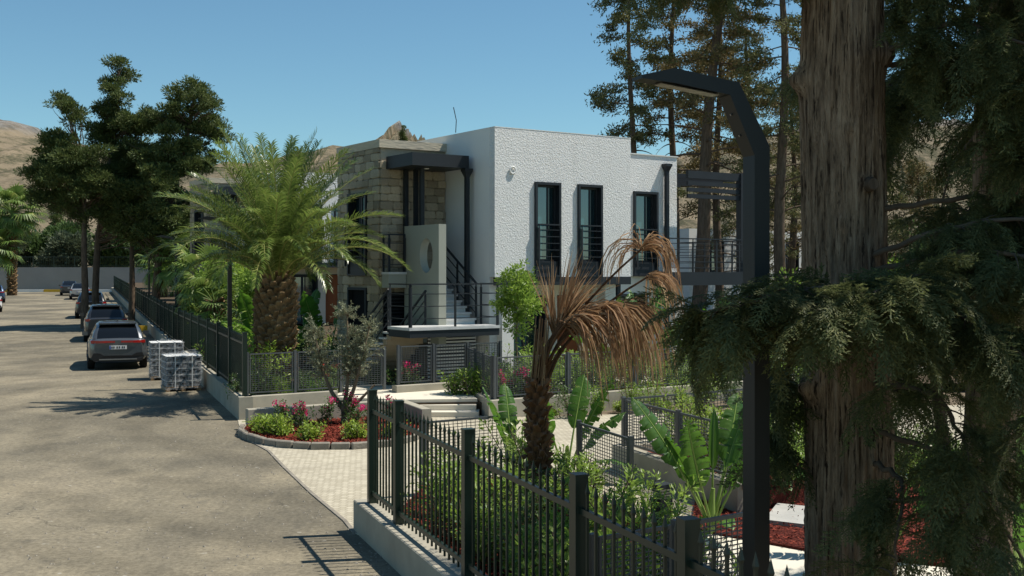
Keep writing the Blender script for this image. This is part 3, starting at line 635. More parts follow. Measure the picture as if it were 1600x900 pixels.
    while z < 6.15:                       # courses of stone: right face y=2.52, left face x=-2.02
        h = min(rs.uniform(.18, .25) if z > 1.8 else rs.uniform(.26, .34), 6.2 - z)
        if h < .1: break
        a = -2.05
        while a < -.03:
            w = min(rs.uniform(.20, .42) if z > 1.8 else rs.uniform(.4, .7), -.02 - a)
            if w > .09 and z < 5.7: inst('stone', rs.choice(ST), core, (a + w/2, 2.50, z + h/2), (0, rs.choice((0, math.pi)), 0), (w * .985, .10 + rs.uniform(-.012, .02), h * .975))
            a += w
        b = 2.52
        while b < 5.0:
            w = min(rs.uniform(.24, .50), 5.1 - b); e = b + w
            for o in ((3.22, 4.38, 2.75, 5.05), (3.22, 4.38, 0, 2.42)):
                if z + h > o[2] + .08 and z < o[3] - .08:
                    if b < o[0] < e: e = o[0]
                    elif o[0] - .01 <= b < o[1] - .01: b = o[1]; e = min(b + w, 5.1)
            w = e - b
            if w > .09: inst('stone', rs.choice(ST), core, (-2.04, b + w/2, z + h/2), (0, rs.choice((0, math.pi)), 0), (.10 + rs.uniform(-.012, .02), w * .985, h * .975))
            b = e if e > b else b + .1
        z += h
    window(H, 'x', -2.06, 3.22, 4.38, 2.75, 5.05, leaves=2, rail=False, panel=.45)
    railing(H, [(-2.2, 3.26, 3.15), (-2.2, 4.34, 3.15)], .98, 5, name='window_railing')
    dk = MB().b2(-2.0, -1.95, 3.25, 4.35, 0, 2.4).build('dark_door', M['dark'], H)
    MB().b2(-2.12, -1.98, 3.22, 3.29, 0, 2.42).b2(-2.12, -1.98, 4.31, 4.38, 0, 2.42).b2(-2.12, -1.98, 3.29, 4.31, 2.35, 2.42).build('door_frame', M['steel_light'], dk)
    # ---- canopy
    MB().b2(-1.9, -.18, .98, 2.43, 5.62, 5.95).build('canopy', M['steel'], H)
    MB().b2(-1.15, -1.05, 1.6, 1.7, 5.60, 5.618).build('ceiling_lamp', M['white'], H)
    for x, y in ((-1.36, 2.32), (-1.20, 2.05), (-1.16, 1.80)): MB().b2(x - .055, x + .055, y - .055, y + .055, FL, 5.62).build('column', M['steel'], H)
    # ---- stairs
    MB().b2(-2.81, -.17, -.52, .62, 1.42, 1.49).build('landing', M['marble'], H)
    MB().b2(-2.79, -.19, -.50, .60, 1.24, 1.418).build('landing_frame', M['steel'], H)
    n = 9; rise = (FL - 1.49) / n; run = .235
    for i in range(n):
        y0 = .45 + i * run
        s_ = MB().b2(-1.25, -.33, y0, y0 + run + .16, 1.49 + i * rise - .02, 1.49 + (i + 1) * rise - .05).build('step', M['plaster'], H)
        MB().b2(-1.25, -.30, y0 - .03, y0 + run, 1.49 + (i + 1) * rise - .05, 1.49 + (i + 1) * rise).build('tread', M['marble'], s_)
    for i in range(9):
        y0 = .64 + i * .22; zt = 1.49 - (i + 1) * .149
        s_ = MB().b2(-2.70, -1.65, y0, y0 + .24, zt - .2, zt - .045).build('step', M['sand'], H)
        MB().b2(-2.80, -1.60, y0 - .02, y0 + .26, zt - .045, zt).build('tread', M['marble'], s_)
    railing(H, [(-2.77, .58, 1.49), (-2.77, -.48, 1.49), (-.21, -.48, 1.49), (-.21, .35, 1.49)], 1.06, 3, name='landing_railing')
    railing(H, [(-.30, .42, 1.55), (-.30, 2.35, FL - .1)], 1.0, 3, name='stair_railing')
    railing(H, [(-2.77, .64, 1.42), (-2.77, 2.5, .15)], 1.0, 3, name='stair_railing')
    railing(H, [(-1.70, .64, 1.42), (-1.70, 2.4, .2)], .95, 3, name='stair_railing')
    MB().b2(-2.03, -1.5, 2.05, 2.43, FL - .42, FL - .06).build('upper_landing', M['sage'], H)
    MB().b2(-2.04, -1.49, 2.03, 2.43, FL - .06, FL).b2(-1.49, -.3, 2.30, 2.43, FL - .06, FL).build('upper_floor', M['marble'], H)
    railing(H, [(-2.0, 2.4, FL), (-2.0, 2.08, FL), (-1.52, 2.08, FL)], 1.0, 3, name='upper_railing')
    # spine wall with oval opening
    y0, y1, z0, z1 = .35, 2.18, 1.0, 4.08; cy, cz, ry_, rz_ = 1.0, 3.28, .34, .45
    N = 48; ang = np.linspace(0, 2*np.pi, N, endpoint=False); hole = [(cy + ry_*math.cos(t), cz + rz_*math.sin(t)) for t in ang]
    rect = []
    for t in ang:
        dx, dz = math.cos(t), math.sin(t); kx = ((y1 - cy) / dx if dx > 1e-6 else (y0 - cy) / dx if dx < -1e-6 else 1e9); kz = ((z1 - cz) / dz if dz > 1e-6 else (z0 - cz) / dz if dz < -1e-6 else 1e9)
        s = min(kx, kz); rect.append([cy + dx*s, cz + dz*s])
    for cor in ((y0, z0), (y1, z0), (y1, z1), (y0, z1)):
        j = min(range(N), key=lambda i: (rect[i][0]-cor[0])**2 + (rect[i][1]-cor[1])**2); rect[j] = list(cor)
    xa, xb = -1.48, -1.26; V = [(xa, *p) for p in hole] + [(xa, *p) for p in rect] + [(xb, *p) for p in hole] + [(xb, *p) for p in rect]
    F = []
    for i in range(N):
        j = (i + 1) % N; F += [(i, j, N+j, N+i), (2*N+j, 2*N+i, 3*N+i, 3*N+j), (i, 2*N+i, 2*N+j, j), (N+i, N+j, 3*N+j, 3*N+i)]
    sp = MB(); sp.add(V, F); sp.build('screen_wall', M['sage'], H)
    # louvred doors below
    lv = MB().b2(-2.0, -.9, 2.38, 2.41, .02, 2.3).build('louvre_door', M['dark'], H)
    sm = MB().b2(-1.98, -.92, 2.33, 2.375, 0, .035).mesh('slat', M['steel'])
    for i in range(24): inst('slat', sm, lv, (0, 0, .06 + i * .093))
    lv = MB().b2(-1.55, -.1, .80, .83, .02, 1.18).build('louvre_screen', M['steel_light'], H)
    sm = MB().b2(-1.55, -.1, .75, .795, 0, .045).mesh('slat', M['plaster'])
    for i in range(13): inst('slat', sm, lv, (0, 0, .03 + i * .088))
    MB().tube([(-.1, 1.8, 6.66), (-.08, 1.8, 7.0), (-.17, 1.8, 7.35)], .012, 5).build('antenna', M['steel'], H)
    return H
house = build_house('white stucco and stone house with outside staircase, behind the dead palm')
h2 = copy_tree(house); h2.location = (-10.1, 48.0, .9); h2['label'] = 'white and stone house partly hidden behind the big palm'
for h in (house, h2): h['group'] = 'matching houses in a row'
# pale building glimpsed between the trees at the right
fb = empty('pale_building', (13.5, 62, .3), UA, 'pale two-storey building glimpsed between conifer trunks beyond the balcony', 'building')
c = MB(); wall_open(c, 'y', 0, -5, 6, 0, 5.2, .3, [(-3.5, -2.5, 2.9, 4.6), (-.6, .4, 2.9, 4.6), (2.4, 3.4, 2.9, 4.6)]); c.b2(-5, -4.7, .3, 6, 0, 5.2); c.b2(5.7, 6, .3, 6, 0, 5.2); c.b2(-4.7, 5.7, .3, 6, 4.9, 5.0)
c.build('wall', M['plaster'], fb)
for a in (-3.5, -.6, 2.4): window(fb, 'y', 0, a, a + 1, 2.9, 4.6, rail=False, panel=0)

# ================================================================ street lamps
def street_lamp(label):
    root = empty('street_lamp', (0, 0, 0), 0, label, 'lamp', 'black angled street lamps along the fence')
    # profile in local x (arm direction) and z, extruded in y
    t = .13; q = .065
    ctr = [(0, 0), (0, 3.86), (.24, 4.22), (.80, 4.27)]; pr = []
    outer = [(-.05, 0), (-.05, 3.90), (.17, 4.285), (.62, 4.345), (.84, 4.29)]
    inner = [(.84, 4.275), (.20, 4.19), (.06, 3.83), (.06, 0)]
    inner = [(.84, 4.27), (.62, 4.255), (.235, 4.205), (.06, 3.84), (.06, 0)]
    P = outer + inner; n = len(P)
    mb = MB(); V = [(x, -q, z) for x, z in P] + [(x, q, z) for x, z in P]
    mb.add(V, [(i, (i+1) % n, n + (i+1) % n, n + i) for i in range(n)])
    for s, o in ((1, 0), (-1, n)):
        m_ = len(outer)
        strips = [(0, 1, 8, 9), (1, 2, 7, 8), (2, 3, 6, 7), (3, 4, 5, 6)]
        mb.F.setdefault(4, []).append(np.array([[o + a for a in (st if s < 0 else st[::-1])] for st in strips]) + 0)
    mb.build('pole', M['lamp'], root)
    MB().add([(.30, -.045, 4.208), (.70, -.045, 4.255), (.70, .045, 4.255), (.30, .045, 4.208)], [(0, 1, 2, 3)]).add([(.30, -.045, 4.203), (.70, -.045, 4.250), (.70, .045, 4.250), (.30, .045, 4.203)], [(3, 2, 1, 0)]).build('light_panel', M['led'], root)
    sc = MB()
    for f in (.35, .7):
        x, z = .06 + .175 * f + .003, 3.84 + .365 * f; sc.tube([(x, 0, z), (x + .006, 0, z - .004)], .007, 6)
    sc.build('screw', M['rim'], root)
    MB().b2(-.11, .11, -.11, .11, 0, .02).build('base_plate', M['lamp'], root)
    return root
AD = math.atan2(-.36, -.93)
lamp = street_lamp('tall black angled street lamp in the foreground by the cypress trunk'); lamp.location = (1.53, 7.0, .1); lamp.rotation_euler.z = AD; lamp.scale = (1, 1, .995)
for y, lab in ((31.0, 'black street lamp behind the fence, nearest the big palm'), (48.5, 'second black street lamp behind the fence, left of the palm'), (68, 'third black street lamp along the fence among palms'), (92, 'farthest black street lamp post along the long fence')):
    c = copy_tree(lamp); c.location = (XF(y) + .55, y, gz(y) + .3); c['label'] = lab; c.scale = (1, 1, 1.02)
# bollard light
b = empty('bollard_light', (1.78, 13.3, .02), .5, 'small grey bollard light beside the courtyard path', 'lamp')
MB().b2(-.09, .09, -.09, .09, 0, .5).build('post', M['steel_light'], b); MB().b2(-.075, .075, -.075, .075, .5, .62).build('lens', M['led'], b)
MB().b2(-.11, .11, -.11, .11, .62, .67).build('cap', M['steel_light'], b)
for z in (.52, .55, .58): MB().b2(-.085, .085, -.085, .085, z, z + .008).build('louvre', M['steel_light'], b)
# ================================================================ CARS
def cr(xs, ys, x):
    """smooth interpolation"""
    xs = np.array(xs, float); ys = np.array(ys, float); m = np.gradient(ys, xs)
    i = np.clip(np.searchsorted(xs, x) - 1, 0, len(xs) - 2); h = xs[i+1] - xs[i]; t = (x - xs[i]) / h
    return (2*t**3-3*t**2+1)*ys[i] + (t**3-2*t**2+t)*h*m[i] + (-2*t**3+3*t**2)*ys[i+1] + (t**3-t**2)*h*m[i+1]
def car(label, paintm, loc, yaw, L=4.36, W=1.86, Hh=1.56, kind='suv', plate=True, bar=True):
    root = empty('parked_car', loc, yaw, label, 'car', 'cars parked beside the road')   # rear at y=0, front at +L
    P = M[paintm]; w = W / 2; k = L / 4.3
    ys = np.array([0, .03, .10, .22, .40, .62, .84, 1.1, 1.5, 2.0, 2.5, 2.9, 3.3, 3.6, 3.85, 4.05, 4.2, 4.28, 4.3]) 
    fw = cr([0, .1, .35, .8, 1.6, 2.6, 3.4, 3.9, 4.2, 4.3], [.80, .90, .965, 1., .985, .985, 1., .965, .86, .74], ys)
    zb = cr([0, .1, .4, 1., 2.5, 3.6, 4.1, 4.3], [.40, .34, .28, .22, .20, .22, .28, .36], ys)
    deck = Hh * .655
    zt = cr([0, .08, .3, 1., 2., 2.9, 3.3, 3.9, 4.2, 4.3], [deck * .93, deck * .985, deck, deck * .985, deck * .97, deck * .96, deck * .93, deck * .84, deck * .72, deck * .6], ys)
    sec = []
    for f, b, t in zip(fw, zb, zt):
        d = t - b
        half = [(0, b), (.78, b), (.93, b + .05 * d), (.985, b + .16 * d), (1.0, b + .36 * d), (.985, b + .56 * d), (.975, b + .74 * d), (.955, b + .87 * d), (.90, b + .965 * d), (.82, t), (.5, t + .012), (0, t + .018)]
        sec.append([(x * f * w, z) for x, z in half])
    S = np.array(sec); m = S.shape[1]; ring = np.concatenate([S, S[:, -2:0:-1] * np.array([-1, 1])], 1); nr = ring.shape[1]
    V = np.concatenate([ring[:, :, :1], np.repeat((ys * k)[:, None, None], nr, 1), ring[:, :, 1:]], 2).reshape(-1, 3)
    F = [(i*nr + j, i*nr + (j+1) % nr, (i+1)*nr + (j+1) % nr, (i+1)*nr + j) for i in range(len(ys)-1) for j in range(nr)]
    mb = MB(); mb.add(V, F); mb.poly(V[:nr][::-1]); mb.poly(V[-nr:]); body = mb.build('body', P, root, True)
    # cabin
    cy = np.array([.10, .22, .38, .58, .78, .95, 1.4, 1.9, 2.2, 2.45, 2.7, 2.95, 3.12])
    zr = cr([.10, .35, .62, .85, 1.3, 1.9, 2.3, 2.7, 3.12], [deck, deck + .22 * Hh * .9, Hh * .93, Hh * .98, Hh, Hh, Hh * .965, Hh * .83, deck * .965], cy) if kind == 'suv' else \
         cr([.10, .55, .95, 1.3, 1.7, 2.0, 2.4, 2.8, 3.12], [deck, deck + .02, deck + .3, Hh * .97, Hh, Hh, Hh * .94, Hh * .80, deck * .965], cy)
    fwi = np.interp(cy, ys, fw); zl = np.interp(cy, ys, zt)
    gl = MB(); rf = MB(); G = []
    for f, r, l in zip(fwi, zr, zl):
        hgt = max(r - l, .0); t = min(1, hgt / (.30 * Hh)); xb = .885 * f * w; xt = xb - .17 * t * (w / .93)
        G.append([(-xb, l - .03), (-xb, l), (-(xb + xt) / 2 + -.01, l + hgt * .5), (-xt, l + hgt * .84), (-xt + .10, l + hgt * .97), (0, r + .004), (xt - .10, l + hgt * .97), (xt, l + hgt * .84), ((xb + xt) / 2 + .01, l + hgt * .5), (xb, l), (xb, l - .03)])
    G = np.array(G); ng = G.shape[1]
    V = np.concatenate([G[:, :, :1], np.repeat((cy * k)[:, None, None], ng, 1), G[:, :, 1:]], 2).reshape(-1, 3)
    Fr, Fg = [], []
    for i in range(len(cy) - 1):
        for j in range(ng - 1):
            q_ = (i*ng + j, i*ng + j + 1, (i+1)*ng + j + 1, (i+1)*ng + j)[::-1]
            top = 3 <= j <= 6; ymid = (cy[i] + cy[i+1]) / 2
            roofy = (.62 < ymid < 2.3) if kind == 'suv' else (1.2 < ymid < 2.2)
            pill = (not top) and (ymid < .5 or abs(ymid - 1.15) < .1 and False)
            (Fr if (top and roofy) or pill or (j in (3, 6)) else Fg).append(q_)
    gl.add(V, Fg); gl.build('windows', M['carglass'], root, True); rf.add(V, Fr); rf.build('roof', P, root, True)
    # rear details
    zd = deck; yr = -.012
    tl = zd * .90
    for s in (-1, 1):
        t_ = MB(); xs_ = np.linspace(.10, .90, 7) if kind == 'suv' and bar else np.linspace(.72, .93, 3)
        for a, b in zip(xs_[:-1], xs_[1:]):
            ya, yb = .012 + .07 * max(0, a - .55) / .35 , .012 + .07 * max(0, b - .55) / .35
            h = .022 + .028 * ((a + b) / 2) if kind == 'suv' and bar else .055
            t_.add([(s*a*w, ya - .05, tl - h), (s*b*w, yb - .05, tl - h), (s*b*w, yb - .05, tl + h), (s*a*w, ya - .05, tl + h), (s*a*w, ya + .12, tl - h), (s*b*w, yb + .12, tl - h), (s*b*w, yb + .12, tl + h), (s*a*w, ya + .12, tl + h)], [(0,1,2,3),(7,6,5,4),(0,4,5,1),(3,2,6,7),(1,5,6,2),(0,3,7,4)])
        t_.build('tail_light', M['tail'], root)
    bz = zb[0]
    bm = MB(); P_ = [(-.80, .30), (-.86, .44), (-.80, .56), (-.60, .55), (-.45, .47), (.45, .47), (.60, .55), (.80, .56), (.86, .44), (.80, .30), (.5, .25), (-.5, .25)]
    n = len(P_); V = [(x * w, -.035 + .06 * max(0, abs(x) - .5), z * Hh / 1.56) for x, z in P_] + [(x * w, .10, z * Hh / 1.56) for x, z in P_]
    bm.add(V, [(i, (i+1) % n, n + (i+1) % n, n + i) for i in range(n)]); bm.poly(V[:n][::-1]); bm.build('rear_bumper', M['trim'], root)
    MB().b2(-.62*w, .62*w, -.06, .05, .33*Hh/1.56, .37*Hh/1.56).build('diffuser', M['rim' if kind == 'suv' else 'trim'], root)
    if plate:
        pz = zd * .72
        pt = MB().b2(-.27, .27, -.045, -.005, pz - .06, pz + .06).build('number_plate', M['white'], root)
        MB().b2(-.265, -.225, -.049, -.0455, pz - .055, pz + .055).build('plate_band', M['plate_blue'], pt)
        for x in (-.19, -.13, -.03, .04, .13, .19): MB().b2(x - .018, x + .018, -.049, -.0455, pz - .035, pz + .035).build('plate_mark', M['trim'], pt)
    MB().b2(-.62*w, .62*w, .42*k, .72*k, Hh * .945, Hh * .968).build('spoiler', P if kind == 'suv' else M['trim'], root) if kind == 'suv' else None
    MB().tube([(0, .95*k, Hh), (0, .85*k, Hh + .06)], [.02, .008], 6).build('antenna', M['trim'], root)
    for s in (-1, 1):
        mr = MB().b2(-.09, .09, -.06, .06, -.06, .07).build('mirror', P, root); mr.location = (s * (w + .07), 2.75 * k, deck + .04)
        MB().b2(-.012, .012, 0, 1.5 * k, -.012, .012).build('sill_trim', M['trim'], root).location = (s * w * .99, 1.2 * k, .30)
    # wheels
    tyr = MB(); th = np.linspace(0, 2*np.pi, 28, endpoint=False); pr = [(-.11, .22), (-.115, .31), (-.09, .335), (.09, .335), (.115, .31), (.11, .22)]
    V = np.array([(x, r*math.cos(t), r*math.sin(t)) for x, r in pr for t in th]); n = 28
    tyr.add(V, [(i*n + j, i*n + (j+1) % n, (i+1)*n + (j+1) % n, (i+1)*n + j) for i in range(5) for j in range(n)]); tme = tyr.mesh('wheel', M['rubber'], True)
    rm_ = MB(); rm_.add([(.09, .22*math.cos(t), .22*math.sin(t)) for t in th], [list(range(n))]); rm_.add([(-.09, .22*math.cos(t), .22*math.sin(t)) for t in th], [list(range(n))])
    for a in range(5):
        t = a * 2*math.pi/5; c_, s_ = math.cos(t), math.sin(t)
        for sx in (-1, 1): rm_.bar((sx*.105, .03*c_, .03*s_), (sx*.105, .21*c_, .21*s_), .06, .03)
    rme = rm_.mesh('rim', M['rim'])
    ar = MB(); a_ = np.linspace(-.15, math.pi + .15, 18); ar.tube([(0, .37*math.cos(t), .37*math.sin(t)) for t in a_], .035, 5); ame = ar.mesh('wheel_arch', M['trim'], True)
    for s in (-1, 1):
        for y in (.80 * k, 3.42 * k):
            wh = inst('wheel', tme, root, (s * (w - .12), y, .335)); inst('rim', rme, wh); inst('wheel_arch', ame, root, (s * (w - .035), y, .34))
    return root
YAW = math.atan2(.384, 1)
def place(Y, dx): return (XF(Y) + dx, Y, gz(Y) + .005)
car('grey coupe-like crossover with red rear light bar beside the wrapped pallets', 'p_grey', place(36.6, -2.36), YAW, 4.36, 1.88, 1.56)
car('dark charcoal estate car parked second in the row along the fence', 'p_dark', place(50.0, -2.45), YAW, 4.7, 1.90, 1.66, bar=False)
car('black sport utility car behind the cypress trunks, third in the row', 'p_black', place(70.0, -2.95), YAW, 4.6, 1.9, 1.68, bar=False)
car('silver saloon car near the far end of the row', 'p_silver', place(103, -3.7), YAW, 4.6, 1.85, 1.5, kind='saloon')
car('dark saloon car, the last of the row by the end wall', 'p_dark', place(114, -4.8), YAW, 4.5, 1.8, 1.5, kind='saloon', plate=False)
car('white saloon car cut off at the left edge of the picture', 'p_white', (-36.4, 78, gz(78) + .005), YAW + .15, 4.4, 1.8, 1.46, kind='saloon')
car('blue hatchback behind the white car at the left edge', 'p_blue', (-43.9, 95, gz(95) + .005), YAW + .1, 4.1, 1.78, 1.56)
# yellow and white kerb end beside the second car
kb = empty('painted_kerb', (-18.55, 58.2, gz(58)), YAW, 'short yellow and white painted kerb block between parked cars', 'kerb')
MB().b2(-1.9, -1.2, -.3, .3, 0, .28).build('kerb_stone', M['white'], kb); MB().b2(-1.19, .3, -.3, .3, 0, .28).build('kerb_stone', M['yellow'], kb)

# ================================================================ wrapped pallets of blocks
def pallet(label, loc, rz, layers, w=.92, d=.92, lean=.0, torn=False):
    root = empty('block_pallet', loc, rz, label, 'pallet', 'wrapped pallets of concrete blocks')
    bd = MB().b2(-w/2, w/2, -.05, .05, 0, .022).mesh('board', M['pallet'])
    for i in range(5): inst('board', bd, root, (0, -d/2 + .05 + i * (d - .1) / 4, .10))
    bl = MB().b2(-.05, .05, -d/2, d/2, 0, .10).mesh('runner', M['pallet'])
    for x in (-w/2 + .05, 0, w/2 - .05): inst('runner', bl, root, (x, 0, 0))
    bme = bevel_box((.175, .175, .15), .012); bme.materials.append(M['block']); z = .125; hb = .165
    cap = MB().b2(-.075, .075, -.002, .002, -.028, .028).mesh('slot', M['dark'])
    for L_ in range(layers):
        for i in range(5):
            for j in range(5):
                if 0 < i < 4 and 0 < j < 4 and L_ < layers - 1: continue
                b_ = inst('block', bme, root, (-w/2 + .092 + i * .184 + random.uniform(-.008, .008) + lean * z, -d/2 + .092 + j * .184, z + .075), (0, 0, random.uniform(-.03, .03)))
                if j == 0: inst('slot', cap, b_, (0, -.089, 0), (0, 0, 0), (.6, 1, 1))
        MB().b2(-w/2 + lean*z, w/2 + lean*z, -d/2 - .004, d/2 + .004, z + .151, z + .160).build('liner', M['white'], root)
        z += hb
    # stretch film, wrinkled
    n = 40; rows = 14; rr = np.random.default_rng(len(label)); V = []
    per = [(-w/2, -d/2), (w/2, -d/2), (w/2, d/2), (-w/2, d/2)]
    for r in range(rows):
        zz = .06 + (z - .03) * r / (rows - 1) 
        for i in range(n):
            s = i / n * 4; a = int(s) % 4; f = s - int(s); p = np.array(per[a]) * (1 - f) + np.array(per[(a+1) % 4]) * f
            bulge = 1.035 + .022 * rr.normal() + (.10 * (rr.random() if torn else .2) if r == 0 else 0)
            V.append((p[0] * bulge + lean * zz, p[1] * bulge, zz + .02 * rr.normal()))
    f = MB(); f.add(V, [(r*n + i, r*n + (i+1) % n, (r+1)*n + (i+1) % n, (r+1)*n + i) for r in range(rows-1) for i in range(n)])
    f.add([(-w/2*1.02, -d/2*1.02, z), (w/2*1.02, -d/2*1.02, z), (w/2*1.02, d/2*1.02, z + (.12 if torn else 0)), (-w/2*1.02, d/2*1.02, z)], [(0,1,2,3)])
    f.build('stretch_film', M['film'], root)
    for x in (-.22, .22): MB().b2(x - .012, x + .012, -d/2*1.06, d/2*1.06, z + .012, z + .016).b2(x - .012, x + .012, -d/2*1.065, -d/2*1.06, .1, z + .016).build('strap', M['white'], root)
    return root
pallet('taller film-wrapped pallet of grey blocks right beside the grey car', (XF(33.6) - 1.02, 33.6, 0), YAW, 6)
pallet('front film-wrapped pallet of grey blocks with loose plastic, by the wall', (XF(30.5) - .85, 30.5, 0), YAW + .08, 5, torn=True, lean=.02)
# ================================================================ VEGETATION
def leaves(mb, P, D, N, L, W, fold=.0):
    P = np.asarray(P, float); n = len(P); D = nrm(D); S = nrm(np.cross(D, N)); N = np.cross(S, D)
    L = np.broadcast_to(np.asarray(L, float), (n,))[:, None]; W = np.broadcast_to(np.asarray(W, float), (n,))[:, None]
    a = P; b = P + D*L*.5 + S*W*.5 + N*W*fold; c = P + D*L; d = P + D*L*.5 - S*W*.5 + N*W*fold
    V = np.stack([a, b, c, d], 1).reshape(-1, 3); i = np.arange(n)[:, None] * 4
    mb.add(V, np.concatenate([i, i+1, i+2, i+3], 1)); return mb
def rdir(n, g=rng): return nrm(g.normal(size=(n, 3)))
def arc(p, az, el, L, droop, n=8):
    """curve that starts at elevation el and bends down by droop radians"""
    pts = [np.array(p, float)]; st = L / n
    for i in range(n):
        e = el - droop * ((i + .5) / n) ** 1.3
        pts.append(pts[-1] + st * np.array([math.cos(az)*math.cos(e), math.sin(az)*math.cos(e), math.sin(e)]))
    return np.array(pts)

# ---- leafy shrubs: variants share mesh data
def shrub_meshes(h, r, stems, per, L, W, m, seed, upright=.5, bare=.25, blossom=None, nb=0, bark='twig'):
    g = np.random.default_rng(seed); lf = MB(); tw = MB(); fl = MB()
    for s in range(stems):
        az = g.uniform(0, 2*np.pi); lean = g.uniform(.1, 1.0) * (1 - upright) * 1.4; hh = h * g.uniform(.55, 1.0)
        base = np.array([g.normal() * r * .22, g.normal() * r * .22, 0]); n = 7; pts = [base]
        dr = np.array([math.cos(az) * math.sin(lean), math.sin(az) * math.sin(lean), math.cos(lean)])
        for i in range(n): dr = nrm(dr + g.normal(size=3) * .12 + np.array([0, 0, .04])); pts.append(pts[-1] + dr * hh / n)
        pts = np.array(pts); tw.tube(pts, np.linspace(.008, .003, n + 1) * (1 + h * .4), 4, False)
        t = g.uniform(bare, 1, per) ** .85; idx = t * n; i0 = np.minimum(idx.astype(int), n - 1); f = (idx - i0)[:, None]
        P = pts[i0] * (1 - f) + pts[i0 + 1] * f; T = nrm(pts[i0 + 1] - pts[i0])
        out = nrm(np.cross(T, rdir(per, g))); D = nrm(out + T * g.uniform(.2, 1.1, (per, 1))); P = P + out * g.uniform(0, r * .22, (per, 1)) * (1 - .3 * f)
        leaves(lf, P, D, nrm(T + rdir(per, g) * .5), L * g.uniform(.6, 1.15, per), W * g.uniform(.7, 1.1, per), .12)
        if blossom and s < nb:
            c = pts[-1] + np.array([0, 0, .03]); k = 20; Q = c + g.normal(size=(k, 3)) * np.array([.035, .035, .028])
            leaves(fl, Q, rdir(k, g), rdir(k, g), .042, .04)
    a = lf.mesh('foliage', M[m]); b = tw.mesh('stems', M[bark], True); c = fl.mesh('blossom', M[blossom]) if fl.n else None
    return a, b, c
SV = {
 'tall': [shrub_meshes(1.0, .5, 11, 58, .10, .038, 'bush', 20 + i, .62, .12) for i in range(3)],
 'round': [shrub_meshes(.6, .5, 18, 46, .075, .032, 'bush', 30 + i, .35, .05) for i in range(2)],
 'yellow': [shrub_meshes(.36, .34, 30, 34, .06, .03, 'bush_y', 40 + i, .2, .05) for i in range(2)],
 'gold': [shrub_meshes(1.0, .42, 12, 60, .08, .034, 'bush_y', 45 + i, .6, .1) for i in range(2)],
 'dark': [shrub_meshes(.85, .5, 18, 60, .07, .03, 'bush_d', 50 + i, .45, .05) for i in range(2)],
 'pink': [shrub_meshes(.60, .28, 9, 34, .075, .035, 'bush_d', 60 + i, .65, .1, 'pink', 3) for i in range(2)],
 'red': [shrub_meshes(.75, .3, 10, 34, .075, .035, 'bush', 66 + i, .65, .1, 'red', 3) for i in range(1)],
 'white': [shrub_meshes(.7, .38, 12, 40, .07, .032, 'bush_d', 70 + i, .55, .1, 'whitepetal', 4) for i in range(1)],
 'grey': [shrub_meshes(.55, .4, 24, 50, .035, .008, 'greyleaf', 75 + i, .6, .1) for i in range(1)],
}
cnt = {}
def shrub(kind, x, y, z, label, cat='shrub', group=None, s=1., rz=None):
    v = SV[kind]; k = cnt.get(kind, 0); cnt[kind] = k + 1; a, b, c = v[k % len(v)]
    nm = {'pink': 'flowering_plant', 'red': 'flowering_plant', 'white': 'flowering_plant'}.get(kind, 'leafy_shrub')
    o = empty(nm, (x, y, z), random.uniform(0, 6.28) if rz is None else rz, label, cat, group); o.scale = (s * random.uniform(.92, 1.1), s * random.uniform(.92, 1.1), s * random.uniform(.9, 1.12))
    inst('foliage', a, o); inst('stems', b, o)
    if c: inst('blossom', c, o)
    return o
# olive bed
for x, y, s in ((-4.75, 21.6, 1.1), (-4.45, 21.2, 1.15), (-3.75, 20.75, 1.0), (-2.95, 20.75, .95), (-2.25, 21.1, 1.0), (-5.0, 22.0, .95)):
    shrub('yellow', x, y, .1, 'low bright yellow-green shrub along the kerb of the red flower bed', 'shrub', 'yellow-green shrubs in the olive bed', s)
for x, y in ((-4.6, 22.6), (-4.25, 22.3), (-3.75, 22.5), (-3.35, 22.9), (-2.85, 22.4), (-2.45, 22.9), (-3.05, 21.7), (-4.1, 21.6)):
    shrub('pink', x, y, .1, 'magenta flowering plant in the red mulch under the olive tree', 'flowers', 'pink flowers in the olive bed', random.uniform(.85, 1.15))
# near bed behind the spiked fence
def in_poly(x, y, pts):
    c = False; j = len(pts) - 1
    for i in range(len(pts)):
        if (pts[i][1] > y) != (pts[j][1] > y) and x < (pts[j][0]-pts[i][0]) * (y-pts[i][1]) / (pts[j][1]-pts[i][1]) + pts[i][0]: c = not c
        j = i
    return c
rs = random.Random(5); placed = []
def scatter(poly, n, mind, kinds, z, label, group, s=(.8, 1.15), cat='shrub', avoid=()):
    k = 0; xs_ = [p[0] for p in poly]; ys_ = [p[1] for p in poly]; got = []
    for _ in range(4000):
        if k >= n: break
        x, y = rs.uniform(min(xs_), max(xs_)), rs.uniform(min(ys_), max(ys_))
        if not in_poly(x, y, poly) or any((x-a)**2 + (y-b)**2 < mind**2 for a, b in got) or any((x-a)**2 + (y-b)**2 < c*c for a, b, c in avoid): continue
        got.append((x, y)); kd = rs.choice(kinds); k += 1
        shrub(kd, x, y, z, label[kd] if isinstance(label, dict) else label, cat, (group[kd] if isinstance(group, dict) else group), rs.uniform(*s))
nb_in = [(XF(13.3)+.45, 13.3), (-.95, 15.7), (0, 16.3), (.9, 15.0), (1.5, 12.8), (1.6, 9.4), (.80, 8.6)]
scatter(nb_in, 25, .45, ['tall', 'tall', 'tall', 'round', 'dark'], .15, {'tall': 'upright glossy green shrub behind the near spiked fence', 'round': 'rounded leafy green shrub behind the near spiked fence', 'dark': 'dark green bushy shrub behind the near spiked fence'}, {'tall': 'upright shrubs in the near bed', 'round': 'rounded shrubs in the near bed', 'dark': 'dark shrubs in the near bed'}, avoid=[(.34, 14.8, .45)])
